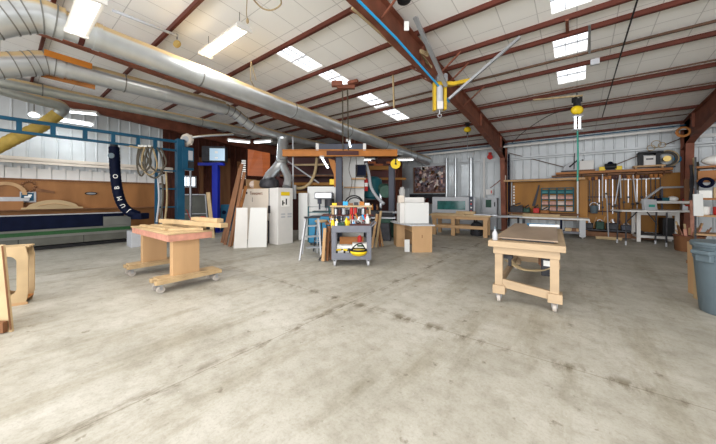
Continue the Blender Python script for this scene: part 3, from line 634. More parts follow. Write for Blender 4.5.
# clutter behind the rolling bench
q = at(196,232,z=0); t = thing('glass_rack', 'pale metal frame with sheets leaning behind the rolling bench', 'rack', q, VIEW+.2)
obj('frame', MB().bar((-.75,0,0),(-.75,.2,1.65),.05,.05).bar((.5,0,0),(.32,.2,1.65),.05,.05).bar((-.75,.2,1.65),(.32,.2,1.65),.05,.05).bar((-.75,.1,.8),(.42,.1,.8),.04,.04), 'lgrey', t)
obj('sheet', MB().prism([(-.72,.06,.05),(.45,.06,.05),(.3,.24,1.6),(-.72,.24,1.6)],(0,.02,0)), 'olive', t)
q = at(211,238,z=0); solo('leaning_board', MB().prism([(0,0,0),(.14,0,0),(-.18,.25,1.72),(-.32,.25,1.72)],(0,.03,0)), 'plyl', 'pale board leaning beside the bright blue post', 'board', q, VIEW)
for i, (px, py, w, h, c, l) in enumerate(((199,236,.9,.55,'black','black machine with a red top behind the rolling bench'),(226,231,.5,1.2,'blue','dusty blue cabinet by the leaning planks'),(176,239,.5,.35,'bblue','blue floor jack at the foot of the blue gantry post'))):
    q = at(px,py,z=0); t = thing(('black_machine','blue_cabinet','floor_jack')[i], l, ('machine','cabinet','jack')[i], q, VIEW)
    obj('body', MB().bx(-w/2,w/2,0,.4,0,h), c, t, bevel=.02)
    if i == 0:
        obj('red_top', MB().ball((.05,.15,h+.08),(.22,.16,.14)), 'red', t, smooth=True); obj('handle', MB().bar((-.35,.1,h),(-.5,.0,h+.5),.03,.03), 'red', t)
    if i == 1: obj('gauge', MB().cyl((-.08,-.01,.85),.09,.03,16,'y').cyl((.12,-.01,.75),.06,.03,16,'y'), 'navy', t)
    if i == 2: obj('handle', MB().bar((.1,.1,.3),(.35,.0,.6),.03,.03).bar((-.1,.1,.3),(-.1,-.35,.08),.03,.03), 'bblue', t); obj('wheel', MB().cyl((.2,-.05,.06),.06,.05,14,'y'), 'rubber', t)

# ------------------------------------------------------------------ rolling bench with pink edge
def caster(t, x, y, r=.05, top=.14, wm='wheel', rz=.0):
    c = obj('caster', MB().bx(x-.035,x+.035,y-.04,y+.04,top-.012,top).bx(x-.032,x-.026,y-.022,y+.022,r,top).bx(x+.026,x+.032,y-.022,y+.022,r,top), 'steel', t)
    obj('wheel', MB().cyl((x,y,r), r, .042, 18, 'x'), wm, c, smooth=True)
t = thing('rolling_bench', 'plywood rolling bench with pink stained top edge and two wheeled skids', 'bench', (-6.07,1.98,0), 0)
obj('top_board', MB().bx(-1.02,.99,-.36,.36,.91,.935), 'pine', t, bevel=.004)
obj('pink_apron', MB().bx(-1.0,.97,-.34,.34,.80,.91), 'pink', t, bevel=.004)
for x in (-.76,.80):
    obj('leg_panel', MB().bx(x-.07,x+.07,-.24,.17,.22,.80), 'ply', t, bevel=.004)
    obj('skid', MB().bx(x-.16,x-.06,-.50,.52,.14,.20).bx(x+.06,x+.16,-.50,.52,.14,.20).bx(x-.13,x+.13,-.46,.48,.20,.225), 'pine', t, bevel=.005)
    for sx in (-.1,.1):
        for sy in (-.42,.44): caster(t, x+sx, sy, .055, .14)
lum = [((-7.0,2.18),(-5.2,2.22),.937,.09,.07,'long pine bar lying at the back of the pink edged bench'),
       ((-6.6,2.02),(-4.62,2.30),1.008,.13,.07,'pine plank sticking out past the end of the pink edged bench'),
       ((-6.85,1.75),(-5.6,1.78),.937,.08,.035,'thin pine strip near the front of the pink edged bench'),
       ((-6.7,1.90),(-5.4,1.95),.937,.10,.04,'wide pine strip in the middle of the pink edged bench'),
       ((-5.75,2.28),(-4.85,2.34),1.08,.12,.06,'short pine block topping the lumber on the pink edged bench'),
       ((-5.5,1.78),(-5.15,2.2),.937,.07,.04,'short pine crosspiece at the end of the pink edged bench')]
for a, b, z, w, h, l in lum: solo('pine_board', MB().bar((a[0],a[1],z+h/2),(b[0],b[1],z+h/2),w,h), 'pine', l, 'board', group='lumber on the rolling bench', bevel=.003)

# ------------------------------------------------------------------ plywood stand and panel at the picture's edge
t = thing('plywood_stand', 'pale plywood box stand with an oval opening and a hand slot', 'stand', at(7.0,307,z=0), VIEW+.62)
def stad(w, h, cz, n=12):
    o = []
    for i in range(n):
        a = PI*i/(n-1); o.append((w/2*math.cos(a), 0, cz+h/2-w/2+w/2*math.sin(a)))
    for i in range(n):
        a = PI+PI*i/(n-1); o.append((w/2*math.cos(a), 0, cz-h/2+w/2+w/2*math.sin(a)))
    return o
def rectring(w, z0, z1, n=12):
    o = []
    for i in range(n):
        a = PI*i/(n-1); c, s = math.cos(a), math.sin(a); k = max(abs(c), abs(s)); o.append((w/2*c/k, 0, (z0+z1)/2+(z1-z0)/2*s/k))
    for i in range(n):
        a = PI+PI*i/(n-1); c, s = math.cos(a), math.sin(a); k = max(abs(c), abs(s)); o.append((w/2*c/k, 0, (z0+z1)/2+(z1-z0)/2*s/k))
    return o
W = .385
R = rectring(W, 0, .82); I = [(x+.0,y,z) for x,y,z in stad(.17,.54,.42)]
obj('front_panel', MB().holed(R, I, (0,.02,0)), 'plyl', t)
obj('back_panel', MB().holed([(x,.26,z) for x,y,z in R], [(x,.26,z) for x,y,z in I], (0,.02,0)), 'plyl', t)
obj('bottom_board', MB().bx(-W/2+.01,W/2-.01,.02,.26,.06,.08), 'orangew', t)
obj('top_board', MB().bx(-W/2,W/2,.02,.10,.80,.82).bx(-W/2,W/2,.15,.26,.80,.82).bx(-W/2,-.08,.10,.15,.80,.82).bx(.08,W/2,.10,.15,.80,.82), 'plyl', t)
obj('side_panel', MB().bx(-W/2,-W/2+.02,.02,.26,.0,.80), 'plyl', t)
obj('foot_strip', MB().bx(-W/2,W/2,-.012,.0,.0,.035), 'ply', t)
p0 = at(-2,333,z=0)
t = thing('slanted_panel', 'slanted plywood panel with a dark foot block in front of the box stand', 'panel', p0, VIEW)
obj('panel', MB().prism([(-.5,.02,0),(.125,.02,0),(-.16,.17,.95),(-.5,.17,.95)],(0,.025,0)), 'plyl', t, bevel=.003)
obj('foot_block', MB().bx(-.4,.09,-.03,.015,0.01,.13), 'brown', t)
obj('edge_strip', MB().bar((.125,.012,.03),(-.155,.158,.94),.014,.012), 'brown', t)
# ------------------------------------------------------------------ sander and its neighbours
t = thing('belt_sander', 'big beige wide belt sander cabinet with yellow label and small vents', 'machine', (-8.6,5.75,0), 0)
obj('upper_body', MB().bx(-1.15,.60,-.30,.30,.75,1.82), 'offw', t, bevel=.02)
obj('base', MB().bx(-1.15,.3,-.24,.28,0,.75), 'offw', t, bevel=.02)
obj('gap_post', MB().bx(.48,.60,-.27,.28,0,.78), 'dark', t)
obj('round_leg', MB().cyl((.42,-.2,.36),.11,.72,16), 'offw', t, smooth=True)
obj('panel_groove', MB().bx(.60,.635,-.30,.30,0.02,1.80), 'gpost', t)
obj('front_door', MB().bx(.635,1.10,-.30,.30,.0,1.83), 'white', t, bevel=.015)
obj('yellow_label', MB().bx(1.10,1.104,-.18,.16,1.58,1.70), 'yellow', t)
d = obj('warning_sheet', MB().bx(1.10,1.103,-.18,.16,1.22,1.56), 'paper', t)
obj('symbol', MB().bx(1.103,1.106,-.14,-.09,1.26,1.42).bx(1.103,1.106,-.09,-.04,1.32,1.36).bx(1.103,1.106,.0,.05,1.28,1.48), 'black', d)
for y in (-.18,.08):
    for z in (.86,.95): obj('vent', MB().bx(1.10,1.105,y,y+.16,z,z+.05), 'lgrey', t)
obj('handle', MB().bx(.60,.70,-.33,-.3,1.0,1.25), 'dark', t)
text('Timesavers', .17, 'brown', t, (-.13,-.303,1.66), (PI/2,0,0), 'front_lettering')
obj('round_mark', MB().cyl((-.72,-.302,1.68),.045,.012,16,'y').bx(-.37,-.35,-.305,-.3,1.36,1.52), 'black', t)
solo('wood_tray', MB().bx(-.5,.5,-.2,.2,0,.03).bx(-.5,-.46,-.2,.2,.03,.36).bx(.0,.04,-.2,.2,.03,.30).bx(-.5,.04,.16,.2,.03,.3), 'ply', 'open wooden tray standing on the beige sander', 'tray', (-9.0,5.72,1.82), 0)
solo('plastic_bag', MB().ball((0,0,.14),(.17,.14,.14),10,6).ball((.14,.02,.09),(.12,.1,.09),8,6), 'clear', 'crumpled clear bag in the wooden tray on the sander', 'bag', (-9.24,5.66,1.85), smooth=True)
q = at(259,176,D=11.4); pts = []
rw = MB()
zt, zb = at(259,150,D=11.6).z, at(259,176,D=11.6).z
rw.prism([(-.46,-.02,zb),(-.15,.05,zb-.02),(.15,.05,zb-.03),(.46,-.02,zb-.02),(.44,.0,zt-.16),(.1,.07,zt-.10),(-.2,.06,zt-.03),(-.46,.0,zt)], (0,.03,0))
solo('veneer_sheet', rw, 'redwood', 'glossy red orange wood sheet hanging above the beige sander', 'sheet', (q.x,q.y,0), VIEW)
m = MB()
for k in range(9): m.bx(-.09+.01*(k%3),.09,-.02,.02,.09*k,.09*k+.055)
solo('spindle_stack', m, 'paper', 'column of small white blocks hanging beside the red orange sheet', 'ornament', at(243.5,179,D=11.6), VIEW)
# white panels leaning on the sander
for i, (px0, px1, yb, yt, l) in enumerate(((233.5,247,248.5,208,'pale board leaning on the sander beside the brown planks'),(247.3,266.5,247.6,208.5,'wider white board leaning on the sander, its edge behind the paler board'))):
    a, b = at(px0,yb,z=0), at(px1,yb-.6,z=0); w = (b-a).length; an = math.atan2((b-a).y,(b-a).x)
    solo('white_board', MB().prism([(0,0,0),(w,0,0),(w-.01,.22,1.2),(.05,.22,1.2)],(0,.025,0)), 'wallp' if i else 'white', l, 'board', a, an, bevel=.003)
pl = (((222,243),(240,168),.10,'brown','dark brown plank leaning against the sander, outermost of its row'),((225,245),(242,164),.10,'brown','longest brown plank leaning against the sander beside the dark one'),
      ((229.5,247),(244.5,172),.10,'brown','short brown plank leaning close to the white boards'),((231,246),(246,186),.10,'orangew','lighter orange plank half hidden by the white boards'))
for i, (a, b, w, c, l) in enumerate(pl):
    A = at(*a,z=0); dp = (A-Vector((0,0,EYE))).dot(Vector((-.6161,.7877,0))); B = at(*b,D=dp+.45)
    solo('leaning_plank', MB().bar((0,0,.01), B-A, w*.95, .035, up=(.6,-.78,0)), c, l, 'plank', A)
# vacuum pipe & hose next to the sander
solo('drop_conduit', MB().tube([at(293,137,D=10), at(293,186,D=10)], .028, 8), 'lgrey', 'thin grey conduit dropping beside the beige sander', 'conduit', smooth=True)
solo('conduit_box', MB().box(at(294,192,D=10), (.13,.1,.5), 0), 'lgrey', 'narrow grey switch box at the foot of the thin conduit', 'box', bevel=.01)
solo('sagging_hose', MB().tube(smoothpath([at(317,158,D=10.6), at(315,172,D=10.5), at(310,183,D=10.4), at(302,188,D=10.3), at(294,187,D=10.2), at(286,182,D=10.1)],6), .055, 12), 'tan', 'sagging tan hose looping from the jib beam towards the sander', 'hose', smooth=True)
# white panels / cabinets behind
for i, (px0, px1, yt, yb, dd, th, l) in enumerate(((298.5,307.5,193,240.5,10.0,.12,'narrow white panel standing edge on beside the sander'),(307.5,337,186.5,239.5,10.2,.04,'tall white panel standing behind the drill press'))):
    a, b = at(px0,HY,D=dd), at(px1,HY,D=dd); w = (b-a).length; top = at(px0,yt,D=dd).z
    solo('melamine_sheet', MB().bx(0,w,0,th,0,top), 'wallp', l, 'panel', (a.x,a.y,0), VIEW, bevel=.005)
# lumber rack in the corner
rk = at(316,198,D=13.0); t = thing('lumber_rack', 'dark red steel lumber rack with arms in the far corner', 'rack', (rk.x,rk.y,0), VIEW)
for x in (-1.5,0,1.5):
    u = obj('upright', MB().bx(x-.05,x+.05,.0,.12,0,3.3), 'dred', t)
    for z in (1.7,2.05,2.45,2.95): obj('arm', MB().bx(x-.03,x+.03,-.75,.0,z-.06,z), 'dred', u)
obj('back_panel', MB().bx(-1.9,1.9,.14,.17,0,3.4), 'dred', t)
RV = Matrix.Rotation(VIEW,3,'Z'); rnd = random.Random(3); k = 0
for z in (1.7,2.05,2.45,2.95):
    for j in range(3):
        L = rnd.uniform(2.2,3.4); x = rnd.uniform(-.2,.2); y = -.65+.17*j; h = rnd.choice((.05,.09,.13))
        p = Vector((rk.x,rk.y,0)) + RV @ Vector((x,y,z+h/2)); c = rnd.choice(('brown','brown','dred','dred','plyy','dark'))
        shelf = {1.7:'lowest',2.05:'second',2.45:'third',2.95:'top'}[z]
        solo('rack_board', MB().box((0,0,0),(L,.13,h)), c, '%s board from the front on the %s arms of the lumber rack' % (ORD[j], shelf), 'board', p, VIEW, group='boards on the lumber rack'); k += 1
solo('pale_batten', MB().bar(at(293,165,D=11.3), at(329,164.5,D=11.3), .05, .07), 'plyl', 'long pale batten hanging level below the orange jib beam', 'batten')
solo('diagonal_rod', MB().bar(at(283,158,D=11), at(319,183,D=11), .05, .05), 'lgrey', 'grey rod slanting across the lumber rack', 'rod')
# jib crane
jd = 10.0; jp = at(346,198,D=jd); zb = at(346,154.5,D=jd).z
t = thing('jib_crane', 'grey post jib crane with a long orange beam over the tool cart', 'crane', (jp.x,jp.y,0), VIEW)
x0, x1 = (285-346)*jd/F, (396-346)*jd/F
obj('post', MB().bx(-.36,-.14,-.1,.1,0,zb+.1), 'gpost', t, bevel=.01)
obj('jib_beam', MB().bx(x0,x1,-.35,-.29,zb-.10,zb+.10).bx(x0,x1,-.4,-.24,zb+.09,zb+.115).bx(x0,x1,-.4,-.24,zb-.115,zb-.09), 'orange', t)
obj('red_plate', MB().bx(-.65,.45,-.41,-.35,zb-.08,zb+.06), 'dred', t)
obj('head_box', MB().bx(-.95,.60,-.34,-.1,zb+.06,zb+.32), 'gpost', t, bevel=.01)
for s in (-1.03,.60): obj('white_end', MB().bx(s,s+.11,-.37,-.1,zb+.08,zb+.33), 'white', t, bevel=.01)
obj('base_plate', MB().bx(-.5,0,-.3,.3,0,.03), 'gpost', t)
for p0, p1, l in (((322,158),(328,168),'slanted tube lamp hanging under the white end of the jib head'),((348.5,141),(350.5,147),'small tube lamp above the jib head')):
    t = thing('tube_lamp', l, 'light', at(*p0,D=9.6)); obj('lamp_tube', MB().bar((0,0,0), at(*p1,D=9.6)-at(*p0,D=9.6), .13, .06), 'cool', t); obj('cap', MB().box((0,0,.03),(.13,.1,.08)), 'white', t)
m = MB(); m.prism([(-.2,0,.5),(.02,0,.42),(.15,0,.0),(.1,0,-.5),(.0,0,-.55),(0,0,-.1),(-.12,0,.2)],(0,.14,0))
solo('yellow_bracket', m, 'orange', 'curved orange bracket fixed beside the grey jib post', 'bracket', at(334,172,D=10.1), VIEW)
solo('yellow_box', MB().box((0,0,0),(.2,.16,.2)), 'yellow', 'small yellow box on the lumber beside the jib post', 'box', at(332.5,182,D=10.3), VIEW, bevel=.01)
yd = at(395.5,164,D=9.5); t = thing('yellow_disc', 'round yellow disc hanging from the end of the orange jib beam', 'disc', yd)
dv = Vector((.616,-.7877,0))
obj('disc', MB().tube([-dv*.03, dv*.03], .165, 28), 'yellow', t); obj('hook', MB().tube([dv*.04+Vector((0,0,-.02)), dv*.04+Vector((0,0,.22))], .018, 8).cyl(dv*.045,.03,.05,12), 'black', t)
# white wall column with monitor and shelves
wc = at(353.5,198,D=11.0); zt = at(353,156,D=11.0).z
solo('white_partition', MB().bx(-.42,.42,0,.3,0,zt), 'wallp', 'tall white board column standing behind the jib post', 'partition', (wc.x,wc.y,0), VIEW, bevel=.008)
q = at(361,171,D=10.7); t = thing('wall_monitor', 'black monitor hanging on the tall white board column', 'monitor', q, VIEW)
obj('case', MB().bx(-.21,.2,-.05,.05,-.22,.24), 'black', t, bevel=.01); obj('screen', MB().bx(-.19,.18,-.056,-.05,-.17,.21), 'navy', t); obj('stand', MB().bx(-.04,.04,.05,.15,-.1,.1), 'black', t)
solo('wall_shelf', MB().bx(-.28,.28,-.2,.05,-.03,.03), 'ply', 'short wooden shelf below the black wall monitor', 'shelf', at(358.5,179,D=10.8), VIEW)
solo('wall_shelf', MB().bx(-.38,.38,-.2,.05,-.025,.025), 'ply', 'longer wooden shelf low on the white board column', 'shelf', at(354,187.5,D=10.8), VIEW)
for i,(px,l) in enumerate(((351,'thin cord hanging beside the jib post, looping to the shelf'),(356,'second thin cord hanging in front of the white column'))):
    solo('hanging_rope', MB().tube(smoothpath([at(px,157,D=10.6), at(px-2+3*i,170,D=10.6), at(px+1-2*i,182,D=10.6), at(px-2+i,196,D=10.6)],6), .012, 6), 'cable', l, 'cord')
# drill press
dp = at(325,240,z=0); dd = 9.6; dp = at(325,HY,D=dd)
t = thing('drill_press', 'grey drill press with a belt head in front of the tall white panel', 'drill', (dp.x,dp.y,0), VIEW)
obj('head', MB().bx(-.34,.28,-.24,.24,1.46,1.70), 'steel', t, bevel=.05)
obj('motor', MB().cyl((.16,-.05,1.32),.16,.3,16), 'dark', t, smooth=True)
obj('quill', MB().cyl((-.18,-.05,1.42),.07,.24,14).cyl((-.18,-.05,1.22),.03,.22,10), 'gpost', t, smooth=True)
obj('column', MB().cyl((.08,.08,.8),.05,1.5,14), 'steel', t, smooth=True); obj('table', MB().bx(-.4,.2,-.22,.22,1.02,1.06), 'dark', t); obj('base', MB().bx(-.28,.28,-.25,.25,0,.08), 'dark', t)
for a in range(3):
    c = Vector((.28,-.1,1.38)); obj('feed_handle', MB().bar(c, c+Vector((.03,.22*math.cos(a*2.1),.22*math.sin(a*2.1))), .02,.02), 'black', t)
# blue bin and step ladder
bp = at(318.5,HY,D=8.9)
t = thing('blue_cart', 'blue panelled cart with a blue tube handle behind the step ladder', 'cart', (bp.x,bp.y,0), VIEW)
obj('body', MB().bx(-.30,.34,0,.45,.06,.92), 'blue', t, bevel=.01); obj('side_panel', MB().bx(-.3,.34,-.012,0,.1,.9), 'sblue', t)
obj('handle', MB().tube([(-.32,-.02,.1),(-.32,-.02,1.22),(.36,-.02,1.22),(.36,-.02,.1)], .022, 8).bar((-.3,-.02,1.05),(.34,-.02,1.05),.03,.03), 'teal', t)
for x in (-.25,.28): obj('wheel', MB().cyl((x,.1,.05),.05,.04,14,'x'), 'rubber', t)
lp = at(312.5,HY,D=7.2)
t = thing('step_ladder', 'small grey folding step ladder beside the blue cart', 'ladder', (lp.x,lp.y,0), VIEW+.35)
for s in (-.2,.2):
    obj('front_rail', MB().bar((s*1.3-.12,-.38,0),(s*.8,.05,1.0),.035,.06), 'lgrey', t); obj('rear_rail', MB().bar((s,.38,0),(s*.7,.07,.98),.025,.04), 'lgrey', t)
for k in range(3): obj('tread', MB().bx(-.2+.02*k,.2-.02*k,-.25+.1*k,-.11+.1*k,.25+.26*k,.28+.26*k), 'steel', t)
obj('top_cap', MB().bx(-.2,.2,-.04,.12,.98,1.02), 'dark', t)
sp = at(321.5,HY,D=7.9)
t = thing('work_stool', 'stool with a round wooden seat beside the step ladder', 'stool', (sp.x,sp.y,0), .3)
obj('seat', MB().lathe([(.17,0),(.19,.015),(.19,.045),(.17,.06)], (0,0,.82)), 'pine', t, smooth=True)
for a in range(4):
    th = a*PI/2+.5; obj('leg', MB().bar((.14*math.cos(th),.14*math.sin(th),.82),(.22*math.cos(th),.22*math.sin(th),0),.03,.03), 'dark', t)
obj('foot_ring', MB().ring((0,0,.3),.19,.012), 'steel', t)
# ------------------------------------------------------------------ tool cart
ca = at(351.5,266.5,z=0)
CD = 6.15
cc = at(351.5,HY,D=CD)
CR = VIEW + .02
t = thing('tool_cart', 'grey plastic two shelf utility cart crowded with tools', 'cart', (cc.x,cc.y,0), CR)
CW, CDp = .44, .56
def tray(z): return MB().bx(-CW,CW,0,CDp,z,z+.02).bx(-CW,CW,0,.03,z-.06,z+.09).bx(-CW,CW,CDp-.03,CDp,z-.06,z+.09).bx(-CW,-CW+.03,0.03,CDp-.03,z-.06,z+.09).bx(CW-.03,CW,.03,CDp-.03,z-.06,z+.09)
obj('top_tray', tray(.80), 'grey', t, bevel=.01); obj('bottom_tray', tray(.20), 'grey', t, bevel=.01)
for x in (-CW+.05,CW-.05):
    for y in (.045,CDp-.045): obj('corner_post', MB().bx(x-.05,x+.05,y-.04,y+.04,.26,.78), 'grey', t, bevel=.008)
for x in (-CW+.07,CW-.07):
    for y in (.06,CDp-.06): caster(t, x, y, .055, .145, 'lgrey')
obj('push_handle', MB().tube([(CW,.06,.86),(CW+.10,.06,.95),(CW+.10,CDp-.06,.95),(CW,CDp-.06,.86)], .018, 8), 'grey', t)
C0 = Vector((cc.x,cc.y,0)); CM = Matrix.Rotation(CR,3,'Z')
def oncart(x, y, z): return C0 + CM @ Vector((x,y,z))
def bottle(name, x, y, z, r, h, c, cap, label, cat='bottle', g=None):
    t = thing(name, label, cat, oncart(x,y,z), CR, g)
    obj('body', MB().lathe([(r*.92,0),(r,.01),(r,h*.65),(r*.45,h*.82),(r*.4,h*.86)], n=16), c, t, smooth=True)
    obj('cap', MB().lathe([(r*.45,h*.86),(r*.45,h*.97),(r*.2,h)], n=12), cap, t, smooth=True)
def boxthing(name, x, y, z, w, d, h, c, label, cat, rz=0, lid=None):
    t = thing(name, label, cat, oncart(x,y,z), CR+rz); obj('body', MB().bx(-w/2,w/2,-d/2,d/2,0,h), c, t, bevel=.006)
    if lid: obj('lid', MB().bx(-w/2-.008,w/2+.008,-d/2-.008,d/2+.008,h,h+.02), lid, t)
    return t
def drill(x, y, z, rz, c, label):
    t = thing('cordless_drill', label, 'drill', oncart(x,y,z), CR+rz); t.scale = (.8,.8,.62)
    obj('body', MB().tube([(-.09,0,.19),(.03,0,.19),(.06,0,.19)], [.034,.036,.028], 12), c, t, smooth=True)
    obj('handle', MB().bar((-.05,0,.17),(-.07,0,.05),.032,.04), 'black', t); obj('battery', MB().box((-.06,0,.027),(.12,.07,.05)), 'black', t, bevel=.006)
    obj('chuck', MB().tube([(.06,0,.19),(.12,0,.19)],[.024,.014],10), 'black', t, smooth=True)
zt, zb = .822, .222
boxthing('white_carton', -.16,.36,zb,.34,.22,.19,'paper','white carton on the lower cart shelf beside the wooden side','box')
boxthing('white_carton', .20,.34,zb,.36,.24,.24,'paper','taller white carton with a green mark on the lower cart shelf','box')
solo('green_mark', MB().box((0,0,0),(.14,.004,.04)), 'green', 'green sticker on the taller white carton', 'sticker', oncart(.2,.217,.41), CR)
solo('plywood_offcut', MB().bx(-.28,.28,0,.02,0,.36), 'orangew', 'orange plywood offcut standing behind the cartons in the cart', 'board', oncart(-.0,.49,zb), CR)
bottle('red_can',.19,.47,.45,.05,.20,'red','white','red can standing on the taller carton inside the cart','can')
drill(-.28,.12,zb,.4,'yellow','yellow and black drill at the post end of the lower cart shelf')
drill(-.12,.10,zb,-.7,'yellow','yellow and black drill between the other drill and the tool bag')
drill(-.05,.2,zb,1.9,'dark','dark drill lying behind the yellow drills on the cart')
drill(.30,.15,zb,2.4,'yellow','yellow drill standing behind the yellow tool bag')
q = oncart(.16,.04,zb+.03); t = thing('tool_bag', 'yellow and black tool bag slumped over the lower cart edge', 'bag', q, CR)
obj('bag_body', MB().lathe([(.06,-.03),(.15,.0),(.19,.05),(.17,.10)], n=18), 'yellow', t, smooth=True); obj('bag_rim', MB().ring((0,0,.10),.17,.02), 'black', t, smooth=True)
obj('strap', MB().tube(smoothpath([(-.15,-.02,.1),(-.08,-.03,.2),(.06,-.03,.24),(.15,0,.1)],5),.014,6), 'black', t)
for i,(x,c,cap,r,h,l) in enumerate(((-.42,'yellow','white',.04,.22,'yellow glue bottle at the outer corner of the cart top'),(-.11,'yellow','yellow',.045,.24,'yellow spray can in the middle of the cart top'),(-.06,'yellow','red',.035,.20,'smaller yellow bottle touching the spray can'),
        (-.33,'paper','yellow',.04,.20,'white bottle beside the yellow glue bottle'),(.05,'cyan','navy',.045,.17,'blue jar on the cart top'),(.36,'paper','lgrey',.05,.32,'tall white bottle at the handle end of the cart'),(.14,'navy','paper',.04,.14,'navy jar behind the orange pliers'))):
    bottle(('glue_bottle','spray_can','small_bottle','white_bottle','blue_jar','tall_bottle','navy_jar')[i], x,.15+.03*(i%3),zt,r,h,c,cap,l)
boxthing('green_box',-.24,.14,zt,.16,.14,.13,'dgreen','dark green box beside the bottles on the cart top','box',.2)
boxthing('red_tray',.18,.10,zt,.46,.14,.10,'dred','dark red tool tray along the front of the cart top','tray')
rnd = random.Random(11)
for i,(c,c2) in enumerate((('orange','steel'),('red','steel'),('navy','steel'),('paper','dark'),('orange','dark'),('black','steel'),('red','dark'),('cyan','steel'))):
    x = -.02+.05*i; a = rnd.uniform(-.5,.5); l = rnd.uniform(.14,.24)
    t = thing('screwdriver', '%s handled hand tool standing in the red tray, %s along the row' % ({'paper':'white','cyan':'sky blue'}.get(c,c), ORD[i]), 'tool', oncart(x,.10,zt+.11), CR, 'hand tools in the red tray')
    e = Vector((a*l,rnd.uniform(-.03,.05),l)); obj('shaft', MB().bar((0,0,0), e*.5, .012,.012), c2, t); obj('handle', MB().tube([e*.45, e*.55, e], [.014,.02,.017], 8), c, t, smooth=True)
# tool rack standing behind the cart
rp = at(350,HY,D=7.15)
t = thing('tool_rack', 'wooden two shelf tool rack standing behind the grey cart', 'rack', (rp.x,rp.y,0), VIEW)
obj('top_shelf', MB().bx(-.50,.56,-.12,.22,1.27,1.31), 'plyl', t); obj('mid_shelf', MB().bx(-.70,.60,-.18,.25,1.05,1.08), 'dred', t)
for x in (-.44,.5): obj('upright', MB().bx(x-.03,x+.03,0,.2,0,1.27), 'pine', t)
obj('lower_shelf', MB().bx(-.62,.62,-.2,.25,.84,.87), 'brown', t)
RP = Vector((rp.x,rp.y,0)); RM = Matrix.Rotation(VIEW,3,'Z')
onrack = lambda x,y,z: RP + RM @ Vector((x,y,z))
for i in range(9):
    x = -.36+.10*i; c = ('steel','dred','lgrey','dark','red','red','dark','steel','brown')[i]; h = (.14,.12,.16,.1,.18,.17,.13,.15,.12)[i]
    t = thing('storage_jar', '%s jar on the middle shelf of the tool rack, %s in the row' % ({'lgrey':'light grey','dred':'dark red'}.get(c,c), ORD[i]), 'jar', onrack(x,.02,1.08), 0, 'jars on the tool rack')
    obj('body', MB().cyl((0,0,h/2),.045,h,14), c, t, smooth=True); obj('lid', MB().cyl((0,0,h+.01),.047,.02,14), 'dark', t)
for i in range(8):
    x = -.5+.14*i; c = ('orange','navy','dark','cyan','orange','paper','red','dark')[i]
    t = thing('bar_clamp', '%s small clamp on the lower shelf of the tool rack, %s in the row' % ({'paper':'white','cyan':'sky blue'}.get(c,c), ORD[i]), 'clamp', onrack(x,-.12,.87), VIEW, 'clamps on the tool rack')
    obj('bar', MB().bar((0,0,0),(.05-.02*(i%4),0,.18),.016,.016), 'steel', t); obj('fixed_jaw', MB().box((.02,0,.15),(.08,.03,.03)), c, t); obj('sliding_jaw', MB().box((.01,0,.06),(.07,.03,.03)), c, t)
arc = MB(); arc.ring((0,0,0),.24,.018,18,8,'y',PI,0)
solo('cable_bundle', arc.ring((.02,.03,-.01),.2,.016,18,8,'y',PI,.1), 'black', 'black cable arching over the top shelf of the tool rack', 'cable', onrack(.1,.05,1.32), VIEW, smooth=True)
for i,(px0,py0,px1,py1,c,l) in enumerate(((323,258,325,228,'ply','pale board end leaning at the side of the cart'),(327,257,328,232,'brown','brown board end between cart and pale board'),(319,256,330,241,'dark','dark strut lying at the foot of the leaning boards'),(331,252,329,226,'brown','thin brown board touching the cart post'))):
    A = at(px0,HY,D=6.55+.05*i); A.z = .02; B = at(px1,py1,D=6.65+.05*i); solo('scrap_board', MB().bar((0,0,0), B-A, .09,.02), c, l, 'board', A)
# ------------------------------------------------------------------ band saw and clutter behind the cart
q = at(385,236,z=0); dq = 11.0; q = at(386,HY,D=dq)
t = thing('band_saw', 'grey green band saw with a tall column behind the plywood bench', 'saw', (q.x,q.y,0), VIEW-.3)
obj('base', MB().bx(-.4,.45,-.3,.3,0,.55), 'dgreen', t, bevel=.02); obj('table', MB().bx(-.75,.5,-.35,.35,.92,.98), 'lgrey', t, bevel=.01)
obj('column', MB().bx(.12,.34,-.12,.12,.55,2.75), 'gpost', t, bevel=.02); obj('trunnion', MB().bx(-.2,.2,-.2,.2,.55,.92), 'dark', t)
obj('upper_wheel_cover', MB().cyl((-.0,0,1.75),.24,.16,24,'y'), 'dgreen', t, smooth=True); obj('blade_guard', MB().bx(-.24,-.17,-.05,.05,1.1,1.7), 'steel', t)
obj('hand_wheel', MB().ring((-.45,-.3,.7),.14,.015,20,6,'y').cyl((-.45,-.3,.7),.03,.05,10,'y'), 'steel', t)
q = at(373,198,D=11.9)
t = thing('dust_collector', 'dark green dust collector drum behind the white column', 'collector', (q.x,q.y,0), VIEW)
obj('drum', MB().lathe([(.30,1.45),(.40,1.55),(.42,2.0),(.36,2.3),(.2,2.4)], n=24), 'teal', t, smooth=True); obj('stand', MB().bx(-.35,-.29,-.3,.3,0,1.5).bx(.29,.35,-.3,.3,0,1.5).bx(-.35,.35,-.3,.3,1.42,1.47), 'dark', t)
obj('motor', MB().cyl((.4,-.2,1.9),.2,.4,16,'x'), 'dgreen', t, smooth=True)
solo('collector_hose', MB().tube(smoothpath([at(366,163,D=11), at(369,175,D=11), at(371,187,D=11), at(377,197,D=11), at(384,204,D=10.8)],6), .06, 12), 'lgrey', 'grey hose curving down between white column and band saw', 'hose', smooth=True)
q = at(366,184,D=11.2); t = thing('fire_extinguisher', 'red fire extinguisher hanging beside the white column', 'extinguisher', q, 0)
obj('cylinder', MB().lathe([(.07,-.28),(.085,-.25),(.085,.15),(.04,.23)], n=16), 'red', t, smooth=True); obj('valve', MB().cyl((0,0,.26),.025,.08,10).bar((0,0,.29),(.1,0,.32),.02,.02), 'black', t); obj('label', MB().cyl((0,0,-.03),.087,.14,16), 'paper', t)
